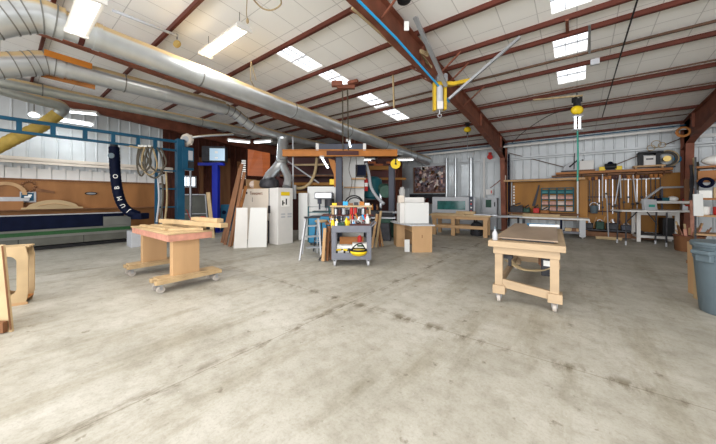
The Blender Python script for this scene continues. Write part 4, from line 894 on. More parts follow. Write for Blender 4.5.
q = at(378,169,D=13.0); t = thing('wood_loft', 'yellow beam rack carrying a pile of red boards behind the jib beam', 'rack', (q.x,q.y,0), VIEW)
zq = at(378,168,D=13.0).z
obj('beam', MB().bx(-.62,.75,-.1,.1,zq-.09,zq+.09), 'plyy', t); obj('lower_beam', MB().bx(-.6,1.3,-.05,.1,zq-.55,zq-.45), 'plyy', t)
for x in (-.55,.7): obj('post', MB().bx(x-.05,x+.05,.1,.2,0,zq+.05), 'plyy', t)
obj('back_panel', MB().bx(-.9,.9,.5,.53,0,3.4), 'dred', t)
for i in range(7):
    r_, c_ = divmod(i, 3); solo('red_board', MB().box((0,0,0),(.42-.05*r_,.3,.09)), 'redwood' if i % 2 else 'dred', '%s red board end in the pile on the yellow beam rack' % ORD[i], 'board', Vector((q.x,q.y,zq+.135+.095*r_)) + RM @ Vector((-.42+.43*c_+.12*r_,-.05,0)), VIEW, group='red boards on the beam rack')
solo('standing_post', MB().bar(at(393,232,D=11.6), at(393,168,D=11.6), .10,.10), 'rust', 'rust red post standing beside the band saw', 'post')
q = at(384,HY,D=10.0)
t = thing('jointer', 'dark iron machine with a steel table standing in front of the band saw', 'machine', (q.x,q.y,0), VIEW-.2)
obj('base', MB().prism([(-.22,-.2,0),(.26,-.2,0),(.2,-.2,.62),(-.16,-.2,.62)],(0,.4,0)), 'dark', t, bevel=.02); obj('table', MB().bx(-.50,.42,-.2,.22,.78,.82), 'steel', t); obj('bed', MB().bx(-.3,.3,-.14,.16,.62,.78), 'dgreen', t, bevel=.02); obj('fence', MB().bx(-.3,.3,.14,.18,.82,.98), 'black', t)
q = at(372,HY,D=10.4)
t = thing('dark_cabinet', 'low dark cabinet beside the dark iron machine, under the grey hose', 'cabinet', (q.x,q.y,0), VIEW)
obj('body', MB().bx(-.3,.25,0,.4,.05,1.05), 'black', t, bevel=.015); obj('drawer_front', MB().bx(-.26,.21,-.015,0,.75,1.0), 'dark', t); obj('door', MB().bx(-.26,.21,-.015,0,.1,.7), 'dark', t)
for i in range(6):
    solo('oil_can', MB().lathe([(.05,0),(.055,.01),(.055,.12),(.02,.17),(.015,.22)], n=12), ('red','dgreen','steel','orange','navy','brown')[i], '%s can on the low dark cabinet' % ('red','dark green','steel','orange','navy','brown')[i], 'can', Vector((q.x,q.y,1.05)) + RM @ Vector((-.25+.09*i,.12+.05*(i%2),0)), smooth=True)
# more small tools lying across the cart top
rnd = random.Random(31)
for i in range(12):
    c, cn = (('orange','orange'),('red','red'),('yellow','yellow'),('dark','dark'),('navy','navy'),('paper','white'))[i % 6]
    x = -.38+.066*i; p = oncart(x,.30+.06*(i%3),zt+.02); a_ = rnd.uniform(-.7,.7)
    t = thing('hand_tool', '%s tool lying at the back of the cart top, %s along it' % (cn, ORD[i]), 'tool', p, CR+a_, 'tools across the cart top')
    obj('grip', MB().tube([(-.10,0,0),(-.02,0,.01+.02*(i%4)),(.03,0,.02+.03*(i%4))],[.016,.022,.018],8), c, t, smooth=True); obj('blade', MB().bar((.03,0,.02+.03*(i%4)),(.14,0,.06+.05*(i%4)),.02,.012), 'steel', t)
for i in range(7):
    c, cn = (('yellow','yellow'),('dred','dark red'),('cyan','sky blue'),('brown','brown'),('dark','black'),('orange','orange'),('paper','white'))[i]
    solo('tool_box', MB().bx(-.06,.06,-.05,.05,0,.06+.02*(i%3)), c, '%s small case on the top shelf of the tool rack' % cn, 'case', onrack(-.40+.14*i,.06,1.31), VIEW, bevel=.004)
# stick bundle by the cart handle
for i,(a,b,c) in enumerate((((372,240),(377,214),'ply'),((376,241),(381,211),'pine'),((380,240),(378,214),'brown'),((383,238),(377,216),'ply'))):
    A = at(a[0],HY,D=8.3+.1*i); A.z=.02; solo('leaning_stick', MB().bar((0,0,0), at(*b,D=8.4+.1*i)-A,.07,.03), c, '%s of the wooden sticks leaning behind the cart handle' % ORD[i], 'stick', A, group='sticks behind the cart')
# ------------------------------------------------------------------ plywood bench with white boxes
pb_ = at(421.8,252.5,z=0)
t = thing('plywood_bench', 'small plywood bench with panel legs carrying white boxes', 'bench', (pb_.x,pb_.y,0), VIEW+.05)
obj('front_leg_panel', MB().bx(-.27,.29,0,.03,0,.73), 'ply', t, bevel=.003)
obj('rear_leg_panel', MB().bx(-.27,.29,1.45,1.48,0,.73), 'ply', t, bevel=.003); obj('rail', MB().bx(-.25,-.22,.03,1.45,.55,.72), 'ply', t); obj('side_panel', MB().bx(-.52,-.26,.95,.98,0,.73).bx(-.52,-.49,.98,1.45,0,.73), 'ply', t)
obj('top', MB().prism([(-.34,-.04,.73),(.36,-.04,.73),(.33,1.55,.73),(-.62,1.5,.73),(-.62,.85,.73)],(0,0,.03)), 'lgrey', t)
obj('slot_mark', MB().bx(.0,.02,-.004,0,.40,.48), 'brown', t)
PB = Vector((pb_.x,pb_.y,0)); PM = Matrix.Rotation(VIEW+.05,3,'Z')
onb = lambda x,y,z: PB + PM @ Vector((x,y,z))
a = thing('white_box', 'large white box on the plywood bench', 'box', onb(-.17,.5,.76), VIEW+.05)
obj('front', MB().bx(-.19,.52,0,.5,0,.60), 'wallp', a, bevel=.005); obj('side_flap', MB().bx(-.33,-.195,.01,.5,0,.59), 'white', a, bevel=.004)
solo('white_slab', MB().bx(-.12,.50,0,.2,0,.76), 'white', 'white slab standing behind the large white box on the bench', 'slab', onb(-.12,1.1,.76), VIEW+.05, bevel=.004)
solo('white_block', MB().bx(-.10,.08,0,.2,0,.82), 'offw', 'narrow beige block standing behind the large white box', 'block', onb(-.33,1.08,.76), VIEW+.05, bevel=.004)
solo('white_offcut', MB().bx(-.07,.07,0,.03,0,.34), 'wallp', 'white offcut standing on the floor under the plywood bench', 'offcut', onb(-.38,.12,0), VIEW+.05)
# ------------------------------------------------------------------ long timber bench and things on the back wall
a, b = at(428,236,z=0), at(491,238.5,z=0)
LBz = .84
t = thing('timber_bench', 'long timber work bench with a low stretcher by the far columns', 'bench', (-2.75,11.25,0), .12)
obj('top', MB().bx(-2.1,.22,-.08,1.0,LBz-.06,LBz), 'pine', t, bevel=.005)
obj('apron', MB().bx(-2.0,.15,-.02,.02,LBz-.18,LBz-.06), 'ply', t)
for x in (-1.9,-1.15,.03):
    for y in (0,.85): obj('leg', MB().bx(x-.075,x+.075,y,y+.1,0,LBz-.06), 'ply', t, bevel=.004)
obj('stretcher', MB().bx(-1.9,.05,-.02,.02,.30,.42), 'ply', t); obj('rear_stretcher', MB().bx(-1.9,.05,.85,.9,.30,.4), 'ply', t)
TB = Vector((-2.75,11.25,0)); TM = Matrix.Rotation(.12,3,'Z'); ontb = lambda x,y,z: TB + TM @ Vector((x,y,z))
solo('pine_offcut', MB().bx(-.36,.36,-.12,.12,0,.12), 'pine', 'pine block lying on the long timber bench', 'block', ontb(-.75,.5,LBz), .12)
solo('board_sheet', MB().bx(-.7,.6,-.25,.3,0,.025), 'plyl', 'pale sheet lying on the long timber bench', 'sheet', ontb(-1.35,.4,LBz), .12)
solo('steel_plate', MB().bx(-.3,.5,-.3,.3,0,.02), 'steel', 'grey plate lying at the column end of the long timber bench', 'plate', ontb(-.1,.45,LBz), .12)
bm_ = ontb(-.35,.55,.0)
t = thing('shop_vacuum', 'dark machine standing under the long timber bench', 'machine', bm_, .2); obj('body', MB().lathe([(.2,0),(.24,.05),(.24,.35),(.18,.5),(.06,.56)]), 'dark', t, smooth=True); obj('hose', MB().ring((0,-.2,.3),.13,.03,20,8,'y'), 'black', t, smooth=True)
# grey panel machine with window
gm = at(453,HY,D=13.0)
z0, z1 = at(453,214,D=13).z, at(453,197,D=13).z; w = 41*13/F
t = thing('panel_saw', 'pale grey machine with a long green window by the back wall', 'machine', (gm.x,gm.y,0), .25)
obj('cabinet', MB().bx(-w/2,w/2,0,.9,0,.75), 'lgrey', t, bevel=.02)
obj('hood', MB().holed([(x,.05,z) for x,z in ((-w/2,z0-.05),(w/2,z0-.05),(w/2,z1),(-w/2,z1))], [(x,.05,z) for x,z in ((-w*.38,z0+.2),(w*.28,z0+.2),(w*.28,z1-.18),(-w*.38,z1-.18))], (0,.8,0)), 'lgrey', t)
obj('window', MB().bx(-w*.38,w*.28,.10,.12,z0+.2,z1-.18), 'glass', t); obj('control_column', MB().bx(w/2-.26,w/2-.08,-.02,.06,z0,z1+.02), 'gpost', t)
for k in range(4): obj('button', MB().bx(w/2-.2,w/2-.14,-.035,-.02,z0+.12+.16*k,z0+.18+.16*k), 'paper' if k % 2 else 'red', t)
obj('feed_rail', MB().bx(-w/2,w/2+.6,-.05,.0,.70,.80), 'lgrey', t)
for i,(px,l) in enumerate(((446.5,'grey duct pipe standing at the edge of the cluttered board'),(455.5,'grey duct pipe rising behind the green windowed machine'),(471,'grey duct pipe rising at the end of the green windowed machine'),(484,'thin white pipe standing between the windowed machine and the rafter column'))):
    y = 14.55; A = at(px,200,Y=y); B = at(px,158,Y=y); solo('wall_pipe', MB().tube([(A.x,y,.9),(A.x,y,B.z)], (.06,.07,.09,.05)[i], 14), ('galv','galv','galv','white')[i], l, 'pipe', smooth=True)
for i,(px,w_,l) in enumerate(((450.5,.26,'bright sheet standing in for lit siding between two duct pipes'),(466,.24,'bright sheet standing in for lit siding beside the second duct pipe'))):  # brightness of the lit wall siding, put in as pale sheets
    A = at(px,196,Y=14.66); B = at(px,160,Y=14.66); solo('thin_sheet', MB().bx(-w_,w_,0,.015,0,B.z-A.z), 'galv', l, 'sheet', (A.x,14.68,A.z))
# cluttered board
A, B = at(414.5,192,Y=14.6), at(445,165.5,Y=14.6); A2 = at(414.5,166,Y=14.6)
t = thing('cluttered_board', 'wall board covered with many small dark and pinkish pieces', 'board', (A.x,14.6,A.z))
w, h = B.x-A.x, A2.z-A.z
obj('board', MB().bx(0,w,.0,.1,0,h), 'collage', t); obj('frame', MB().bx(-.06,0,-.02,.1,-.06,h+.06).bx(w,w+.06,-.02,.1,-.06,h+.06).bx(0,w,-.02,.1,h,h+.06).bx(0,w,-.02,.1,-.06,0), 'brown', t)
rnd = random.Random(5)
for k in range(46):
    x, z = rnd.uniform(.1,w-.1), rnd.uniform(.1,h-.1); obj('pinned_piece', MB().box((x,-.02,z),(rnd.uniform(.06,.2),.04,rnd.uniform(.06,.24)),0,Matrix.Rotation(rnd.uniform(-.6,.6),3,'Y')), rnd.choice(('brown','dark','clear','dred','pinkbin','grey','paper','tan')), t)
ws = thing('wall_shelf', 'long shelf below the cluttered board holding dark red bins', 'shelf', (A.x-.3,14.3,A.z-.62))
obj('board', MB().bx(0,w+.4,-.1,.3,-.03,0), 'brown', ws); obj('back', MB().bx(0,w+.4,.28,.3,0,.5), 'dark', ws)
for k in range(9):
    solo('parts_bin', MB().prism([(0,-.16,0),(0,.14,0),(0,.14,.26),(0,-.02,.26),(0,-.18,.13)],(.16,0,0)), ('dred','dark','red','dred','paper','dred','dark','dred','red')[k], '%s bin on the shelf below the cluttered board, %s along it' % (('dark red','black','red','dark red','white','dark red','black','dark red','red')[k], ORD[k]), 'bin', (A.x-.2+.2*k,14.42,A.z-.62), group='bins below the cluttered board')
sb = at(402,178,Y=14.6)
for i,(px,l) in enumerate(((401,'bright steel sheet on the back wall below the jib end'),)):
    A_ = at(400,188,Y=14.65); B_ = at(412.5,166,Y=14.65); solo('thin_sheet', MB().bx(A_.x,B_.x,14.64,14.66,A_.z,B_.z), 'galv', l, 'sheet')
solo('white_jar', MB().lathe([(.12,0),(.13,.02),(.13,.3),(.09,.36),(.09,.42)]), 'paper', 'white jar on the shelf end beside the white boxes', 'jar', at(402,197,D=12.0), smooth=True)
# electrical gear near the column
e = at(491,214,Y=14.5); et = at(491,198,Y=14.5)
t = thing('switch_cabinet', 'grey electrical cabinet with a green label by the rafter column', 'cabinet', (e.x,14.5,0))
obj('case', MB().bx(-.35,.28,-.15,.25,.6,et.z), 'lgrey', t, bevel=.012); obj('green_label', MB().bx(-.2,.05,-.156,-.15,et.z-.45,et.z-.08), 'dgreen', t); obj('handle', MB().box((.2,-.17,et.z-.3),(.04,.05,.2)), 'black', t); obj('feet', MB().bx(-.33,.26,-.1,.2,0,.6), 'lgrey', t)
e = at(489.5,192,Y=14.5); t = thing('isolator_box', 'small white switch box above the grey electrical cabinet', 'box', e); obj('case', MB().bx(-.16,.16,-.06,.27,-.13,.13), 'white', t, bevel=.01); obj('lever', MB().box((.1,-.08,.0),(.04,.05,.14)), 'red', t)
e = at(490,157,Y=14.5); solo('alarm_bell', MB().cyl((0,0,0),.12,.1,18,'y').bx(-.06,.06,-.05,.1,.1,.22), 'red', 'red alarm bell high on the back wall by the rafter', 'bell', e)
e = at(503.5,178,Y=14.1); t = thing('junction_box', 'white junction box on the rafter column', 'box', e, 0); obj('case', MB().box((0,0,0),(.2,.12,.22)), 'offw', t, bevel=.01); obj('conduit_arm', MB().tube([(-.08,0,-.05),(-.45,.2,-.32),(-.62,.3,-.42)],.02,8), 'rust', t)
solo('column_conduit', MB().tube([(-2.45,14.3,.2),(-2.45,14.3,3.5)], .04, 10), 'navy', 'dark blue conduit running up the rafter column', 'conduit', smooth=True)
solo('column_conduit', MB().tube([(-2.36,14.45,.6),(-2.36,14.45,3.2)], .03, 10), 'lgrey', 'grey conduit behind the dark blue one on the rafter column', 'conduit', smooth=True)
solo('red_box', MB().bx(-.12,.12,-.1,.1,0,.5), 'red', 'red box at the foot of the rafter column', 'box', at(504,222,Y=14.0), 0) if False else None
# ------------------------------------------------------------------ tool alcove
aX0, aX1 = at(509,200,Y=14.6).x, at(580,200,Y=14.6).x
t = thing('alcove_panel', 'yellowed plywood alcove with a thin plank roof beside the rafter column', 'alcove', (0,14.6,0))
obj('back_panel', MB().bx(aX0,aX1,.05,.09,.55,2.24), 'plyy', t); obj('roof_plank', MB().bx(aX0-.1,aX1+.15,-.65,.1,2.25,2.31), 'brown', t); obj('roof_edge', MB().bx(aX0-.1,aX1+.15,-.68,-.65,2.22,2.30), 'ply', t)
obj('side_panel', MB().bx(aX1-.02,aX1+.24,-.25,.08,.05,2.24), 'plyy', t); obj('white_post', MB().bx(aX1-.10,aX1-.05,-.3,-.22,.5,2.2), 'wallp', t); obj('end_panel', MB().bx(aX0-.02,aX0+.02,-.3,.08,.5,2.24), 'plyy', t)
obj('counter', MB().bx(aX0,aX1,-.5,.08,.80,.86), 'brown', t)
for k in range(7): obj('hanging_tag', MB().bx(aX0+.17,aX0+.23,.02,.05,1.2+.13*k,1.28+.13*k), 'paper', t)
bx0, bx1 = at(541.5,200,Y=14.5).x, at(573.5,200,Y=14.5).x; bz1, bz0 = at(557,188,Y=14.5).z, at(557,211,Y=14.5).z
t = thing('bin_rack', 'teal framed rack of small clear bins on the yellowed plywood', 'rack', (bx0,14.5,bz0))
w, h = bx1-bx0, bz1-bz0
for k in range(5): obj('upright', MB().bx(w*k/4-.02,w*k/4+.02,-.03,.1,0,h), 'teal', t)
for k in range(5): obj('rail', MB().bx(0,w,.0,.12,h*k/4-.015,h*k/4+.015), 'teal', t)
nm = ('bottom','second','third','top')
for r_ in range(4):
    for c_ in range(4):
        p = (bx0+w*(c_+.5)/4, 14.46, bz0+h*r_/4+.02); cw = w/4-.06
        g = MB().prism([(-cw/2,-.12,0),(-cw/2,.1,0),(-cw/2,.1,.15),(-cw/2,-.05,.15),(-cw/2,-.14,.08)],(cw,0,0))
        solo('storage_bin', g, 'tealr' if r_ == 3 else ('pinkbin' if (r_+c_) % 3 else 'clear'), '%s bin in the %s row of the bin rack, %s from the rafter column' % ('teal' if r_ == 3 else ('pinkish' if (r_+c_) % 3 else 'cloudy'), nm[r_], ORD[c_]), 'bin', p, group='bins in the rack')
A = at(532,206,Y=14.45); B = at(538.5,185,Y=14.45); solo('hand_saw', MB().prism([A, A+Vector((.12,0,.0)), B+Vector((.05,0,0)), B],(0,.02,0)), 'dark', 'dark hand saw hanging slanted on the yellowed plywood', 'saw')
for i,(px,py,w_,h_,c,l) in enumerate(((517,206,.5,.22,'dark','dark tool heap on the counter close to the rafter column'),(536.5,208,.22,.28,'red','red tool on the alcove counter below the hand saw'),(527,208,.25,.2,'dgreen','dark green tool on the alcove counter'),(545,211,.3,.08,'orangew','low wooden box on the alcove counter'))):
    q = at(px,py,Y=14.3); t = thing(('tool_heap','red_vise','green_tool','wooden_box')[i], l, ('tool','vise','tool','box')[i], (q.x,14.25,.86)); 
    top = max(.12, q.z-.86)
    obj('body', MB().bx(-w_/2,w_/2,-.12,.12,0,top), c, t, bevel=.02); obj('arm', MB().bar((-w_*.4,0,top),(w_*.3,-.05,top+.14),.04,.04).bar((w_*.1,0,top),(w_*.45,0,top+.05),.05,.04), 'dark', t)
# back table with plywood
q = Vector((-.77,13.2,0)); bt = (q.x,q.y)
t = thing('steel_table', 'long white topped table with grey legs in front of the alcove', 'table', (q.x,q.y,0), 0)
k = 10.7/F
obj('top', MB().bx(-1.15,1.12,0,.65,.67,.74), 'lgrey' if False else 'white', t, bevel=.008)
obj('leg', MB().bx(0.84,1.02,-.02,.06,.06,.67), 'lgrey', t); obj('leg', MB().bx(0.26,.33,.0,.08,0,.67), 'navy', t); obj('leg', MB().bx(-1.0,-.9,.0,.1,0,.67), 'dark', t); obj('rear_leg', MB().bx(0.9,1.0,.5,.58,0,.67), 'lgrey', t)
obj('lower_rail', MB().bx(0.33,1.0,-.0,.5,.16,.24), 'grey', t)
caster(t, 0.93, .02, .035, .08)
BT = Vector((q.x,q.y,0)); BM = Matrix.Rotation(0,3,'Z'); onbt = lambda x,y,z: BT + BM @ Vector((x,y,z))
solo('plywood_sheet', MB().bx(-.85,.40,0,.3,0,.12), 'pine', 'pine plank bundle lying on the white topped table', 'plank', onbt(-.15,.1,.74), 0)
solo('long_plank', MB().bx(-1.45,.85,0,.15,0,.05), 'plyl', 'long plank lying behind the pine bundle on the white topped table', 'plank', onbt(-.1,.45,.74), 0)
for i,(x,c,w_) in enumerate(((.5,'plyl',.2),(.68,'brown',.14),(.79,'ply',.07))): solo('wood_block', MB().bx(-w_/2,w_/2,0,.18,0,.12), c, '%s wood block on the lower rail of the white topped table' % ('pale','dark brown','small plain')[i], 'block', onbt(x,.1,.24), 0)
q = at(497,216,D=11.6); t = thing('side_table', 'grey narrow table joining the timber bench and the white topped table', 'table', (q.x,q.y,0), VIEW-.1)
obj('top', MB().bx(-.9,.95,-.1,.4,.70,.77), 'lgrey', t); 
for x in (-.8,.85): obj('leg', MB().bx(x-.03,x+.03,0,.06,0,.7), 'dark', t)
obj('rear_leg', MB().bx(-.83,-.77,.3,.36,0,.7), 'dark', t)
# ------------------------------------------------------------------ long shelf and tool wall
sX0, sX1 = at(556,172,Y=14.4).x, at(672,170,Y=14.4).x
t = thing('long_shelf', 'long orange brown shelf running above the clamp wall', 'shelf', (0,14.55,0))
obj('board', MB().bx(sX0,sX1,-.3,.2,2.47,2.56), 'orangew', t); obj('under_board', MB().bx(sX0-.15,sX1,-.25,.2,2.38,2.44), 'brown', t)
for x in (.15,.9,1.7,2.4): obj('bracket', MB().bx(x-.02,x+.02,-.25,.2,2.32,2.47), 'brown', t)
wX0, wX1 = at(584,200,Y=14.6).x, 2.85
t = thing('clamp_wall', 'yellow brown plywood wall board carrying clamps and red rails', 'board', (0,14.6,0))
obj('plywood', MB().bx(wX0,wX1,.06,.1,.25,2.4), 'plyy', t)
rz = at(595,180,Y=14.5).z
obj('top_rail', MB().bx(wX0+.1,wX1-.5,-.03,.02,rz,rz+.05), 'dred', t); obj('middle_rail', MB().bx(wX0+.1,1.25,-.03,.02,1.52,1.56), 'dred', t); obj('lower_rail', MB().bx(wX0+.1,1.35,-.03,.02,.95,.99), 'dred', t)
obj('side_post', MB().bx(wX0+.08,wX0+.13,-.03,.02,.5,rz+.05).bx(1.25,1.3,-.03,.02,.5,rz+.05), 'dred', t); obj('white_rail', MB().bx(1.3,2.35,-.05,-.02,rz-.03,rz+.02), 'paper', t)
obj('kick_board', MB().bx(wX0-.1,2.2,-.45,.1,.02,.20), 'brown', t); obj('ledge', MB().bx(wX0-.05,1.9,-.4,.06,.24,.29), 'dark', t)
def bar_clamp(x, top, L, c, label, hc='orange', w=.022):
    t = thing('pipe_clamp', label, 'clamp', (x,14.5,top), 0, 'clamps on the clamp wall')
    obj('bar', MB().bx(-w/2,w/2,-w/2,w/2,-L,0), c, t); obj('head', MB().bx(-.035,.05,-.05,.03,-.06,.07).bx(-.012,.012,-.17,-.05,-.02,.01), hc, t); obj('sliding_jaw', MB().bx(-.03,.035,-.10,.02,-L*.82,-L*.82+.07), 'dark', t)
rnd = random.Random(9); xs = []
x = wX0+.17
n = 0
while x < 2.35:
    i = n; n += 1
    L = rnd.uniform(.75,1.45) if x < 1.3 else rnd.uniform(.9,1.25); c = rnd.choice(('dark','steel','dark','gpost','dark','gpost'))
    bar_clamp(x, rz+.06+rnd.uniform(-.02,.03), L, c, '%s %s barred clamp hanging on the clamp wall, counted from the alcove' % (ORD[i], {'dark':'dark','steel':'steel','gpost':'grey'}[c]), rnd.choice(('orange','orange','red','dred')))
    x += .098 if x < 1.25 else .118
for i,(px,y0,y1,dx,l) in enumerate(((602.5,174,201,0,'white pipe hanging from the long shelf close to the alcove'),(613,204,175,7,'white pipe hanging slanted in front of the clamps'),(620,176,198,1,'white pipe hanging straight beside the slanted one'),(633,175,202,3,'white pipe hanging from the shelf near the white folding table'))):
    A = at(px if i!=1 else 615,y0 if i!=1 else 204,Y=14.3); B = at(px+dx,y1,Y=14.32); solo('white_pipe', MB().bar(A,B,.032,.03), 'lgrey', l, 'pipe')
q = at(594,209,Y=14.35); t = thing('hanging_bucket', 'pale blue grey bucket hanging on the clamp wall', 'bucket', q); obj('body', MB().lathe([(.10,-.17),(.11,-.16),(.14,.12),(.145,.13)], n=20), 'lgrey' if False else 'canb', t, smooth=True); obj('bail', MB().ring((0,0,.12),.13,.008,16,6,'y',PI,0), 'steel', t)
q = at(608.5,239.5,z=0); t = thing('push_broom', 'wide push broom leaning on the clamp wall', 'broom', (q.x,q.y,0), 0); zt = at(608,196,Y=14.3).z
obj('head', MB().bx(-.36,.36,-.04,.04,.05,.10), 'pine', t); obj('bristles', MB().bx(-.35,.35,-.03,.03,0,.05), 'tan', t); obj('handle', MB().tube([(0,0,.1),(0,.78,1.6)], .018, 8), 'lgrey', t)
for i,(x,c,w_,h_,l) in enumerate(((.35,'dark',.3,.22,'dark tool case on the ledge under the clamps'),(.7,'dgreen',.26,.3,'dark green machine on the ledge under the clamps'),(1.05,'dark',.34,.26,'dark iron casting on the ledge under the clamps'),(1.45,'gpost',.3,.2,'grey box on the ledge near the white folding table'),(1.72,'dark',.2,.3,'black can on the ledge end by the white folding table'))):
    t = thing(('tool_case','green_machine','iron_casting','grey_box','black_can')[i], l, ('case','machine','casting','box','can')[i], (x,14.4,.29)); obj('body', MB().bx(-w_/2,w_/2,-.12,.12,0,h_), c, t, bevel=.03); obj('handle', MB().ring((0,0,h_),.07,.01,12,6,'y',PI,0), 'steel', t)
for i in range(10):
    px = rnd.uniform(586,620); A = at(px,rnd.uniform(216,220),Y=14.4); L = rnd.uniform(.25,.5)
    solo('hand_tool', MB().bar(A, A+Vector((rnd.uniform(-.12,.12),0,-L)), .03,.025), rnd.choice(('dark','steel','brown','ply')), 'small hand tool hanging low on the clamp wall', 'tool', group='small tools on the clamp wall')
# things on the long shelf
SZ = 2.56
q = at(574,160,Y=14.4)
t = thing('scroll_saw', 'small grey scroll saw with a tall rod on the long shelf', 'saw', (q.x,14.45,SZ), 0)
obj('base', MB().bx(-.42,.40,-.17,.17,0,.06), 'dark', t); obj('body', MB().prism([(-.36,-.1,.06),(.38,-.1,.06),(.36,-.1,.3),(.1,-.1,.42),(-.2,-.1,.36),(-.36,-.1,.2)],(0,.2,0)), 'lgrey', t, bevel=.02)
obj('rod', MB().bar((0,-.12,.1),(.02,-.12,.75),.03,.03), 'black', t); obj('arm', MB().bar((-.15,-.13,.2),(.1,-.13,.45),.08,.05), 'black', t)
q = at(586.5,165,Y=14.4); t = thing('white_case', 'white box with a small black knob on the long shelf', 'box', (q.x,14.4,SZ)); obj('case', MB().bx(-.22,.22,-.16,.16,.06,.42), 'white', t, bevel=.012); obj('base', MB().bx(-.26,.26,-.17,.17,0,.06), 'brown', t); obj('knob', MB().cyl((-.12,0,.45),.03,.07,10), 'black', t)
for i,px in enumerate((602.5,618.5)): q = at(px,168,Y=14.35); solo('yellow_box', MB().bx(-.10,.10,-.1,.1,0,.15), 'yellow', 'yellow box on the long shelf, on the %s side of the black motor' % ('scroll saw','beige machine')[i], 'box', (q.x,14.4,SZ), bevel=.01)
q = at(610.5,166,Y=14.35); t = thing('black_motor', 'black motor between two yellow boxes on the long shelf', 'motor', (q.x,14.4,SZ)); obj('body', MB().cyl((0,0,.13),.13,.34,18,'x'), 'black', t, smooth=True); obj('cap', MB().ball((0,0,.24),(.09,.08,.1)), 'navy', t, smooth=True); obj('base', MB().bx(-.16,.16,-.1,.1,0,.03), 'dark', t)
q = at(649,160,Y=14.4); t = thing('bench_planer', 'white fronted planer with a black top on the long shelf', 'planer', (q.x,14.4,SZ))
obj('base', MB().bx(-.42,.38,-.2,.2,0.05,.11).bx(-.38,-.33,-.2,.2,0,.05).bx(.28,.33,-.2,.2,0,.05), 'ply', t); obj('front', MB().bx(-.16,.14,-.19,-.1,.11,.44), 'white', t, bevel=.01); obj('side_post', MB().bx(-.28,-.17,-.16,.16,.11,.52).bx(.15,.26,-.16,.16,.11,.52), 'black', t); obj('top_plate', MB().bx(-.3,.34,-.18,.18,.52,.60), 'black', t, bevel=.02); obj('label', MB().bx(-.1,.08,-.194,-.19,.30,.35), 'dark', t)
q = at(667,159,Y=14.3); t = thing('wire_reel', 'round reel of tan and dark wire on the end of the long shelf', 'reel', (q.x,14.35,SZ+.31))
for i in range(6): obj('wire_coil', MB().ring((0,-.06+.025*i,0),.28-.03*(i%3),.02,24,6,'y'), ('tan','dark','cable')[i%3], t, smooth=True)
obj('hub', MB().cyl((0,0,0),.10,.16,16,'y'), 'brass', t); obj('foot', MB().bx(-.2,.2,-.08,.08,-.31,-.26), 'dark', t)
solo('hanging_loops', MB().ring((0,0,0),.12,.012,18,6,'y').ring((.15,.02,-.05),.09,.012,18,6,'y').ring((-.12,.02,-.12),.1,.012,18,6,'y'), 'tan', 'tan rope loops hanging above the wire reel', 'rope', at(656,144,Y=14.3), smooth=True)
q = at(686,127,D=8.9); solo('cable_coil', MB().ring((0,0,0),.14,.03,22,8,'y').ring((.02,.03,.02),.13,.025,22,8,'y'), 'orangew', 'orange brown coil of cable hanging in front of the far column', 'cable', at(683,132,D=8.8), smooth=True)
solo('blue_hat', MB().ball((0,0,0),(.10,.06,.13)), 'cyan', 'bright blue cap hanging beside the brown column', 'cap', at(677.5,159,D=9.75), smooth=True)
# ------------------------------------------------------------------ white folding table and steel bench
q = at(647,211,D=8.95); ft = (q.x,q.y)
t = thing('folding_table', 'white topped folding table with thin dark legs by the clamp wall', 'table', (q.x,q.y,0), .36)
k = 8.95/F; zt = 1.5-12.2*k
obj('top', MB().bx(-25*k,24*k,-.3,.35,zt-.045,zt), 'wallp', t, bevel=.015)
for x in (-20.5*k,11*k):
    for y in (-.22,.25):
        l = obj('leg', MB().tube([(x,y,.1),(x+.02,y*.95,zt-.05)], .022, 8), 'dark', t); obj('foot', MB().tube([(x,y,.0),(x,y,.12)], .026, 8), 'lgrey', l)
obj('brace', MB().bar((-18*k,0,zt-.45),(-8*k,0,zt-.06),.025,.025), 'dark', t); obj('brace', MB().bar((8*k,0,zt-.45),(0,0,zt-.06),.025,.025), 'dark', t)
q2 = at(661,211,D=9.35); t = thing('steel_bench', 'white steel frame bench with a lower shelf behind the folding table', 'bench', (q2.x,q2.y,0), .1)
k2 = 9.35/F; zb = 1.5-12*k2
obj('top', MB().bx(-18*k2,20*k2,0,.7,zb-.06,zb), 'white', t)
for x in (-17.5*k2,10*k2):
    for y in (.02,.62): obj('leg', MB().bx(x,x+.10,y,y+.07,0,zb-.06), 'white', t)
obj('top_rail', MB().bx(-17*k2,11*k2,.0,.04,zb-.18,zb-.06), 'white', t); obj('shelf', MB().bx(-17*k2,12*k2,.0,.68,.14,.22), 'white', t)
S2 = Vector((q2.x,q2.y,0)); SM = Matrix.Rotation(.1,3,'Z'); ons = lambda x,y,z: S2 + SM @ Vector((x,y,z))
solo('dark_crate', MB().bx(-.12,.18,-.2,.2,0,.6), 'black', 'black crate standing on the shelf of the white steel bench', 'crate', ons(.2,.35,.22), .1, bevel=.01)
solo('thin_sheet', MB().bx(-.5,.1,-.2,.2,0,.05), 'dark', 'dark sheet lying on the shelf of the white steel bench', 'sheet', ons(-.05,.3,.22), .1)
zz = at(655,205,D=9.8).z
t = thing('white_drawer_box', 'white shelf board with small blue and dark things above the steel bench', 'shelf', ons(.25,.3,zb), .1)
obj('board', MB().bx(-.62,.50,-.25,.3,.22,.30), 'white', t); obj('support', MB().bx(.3,.42,-.1,.1,0,.22).bx(-.55,-.45,-.1,.1,0,.22), 'steel', t)
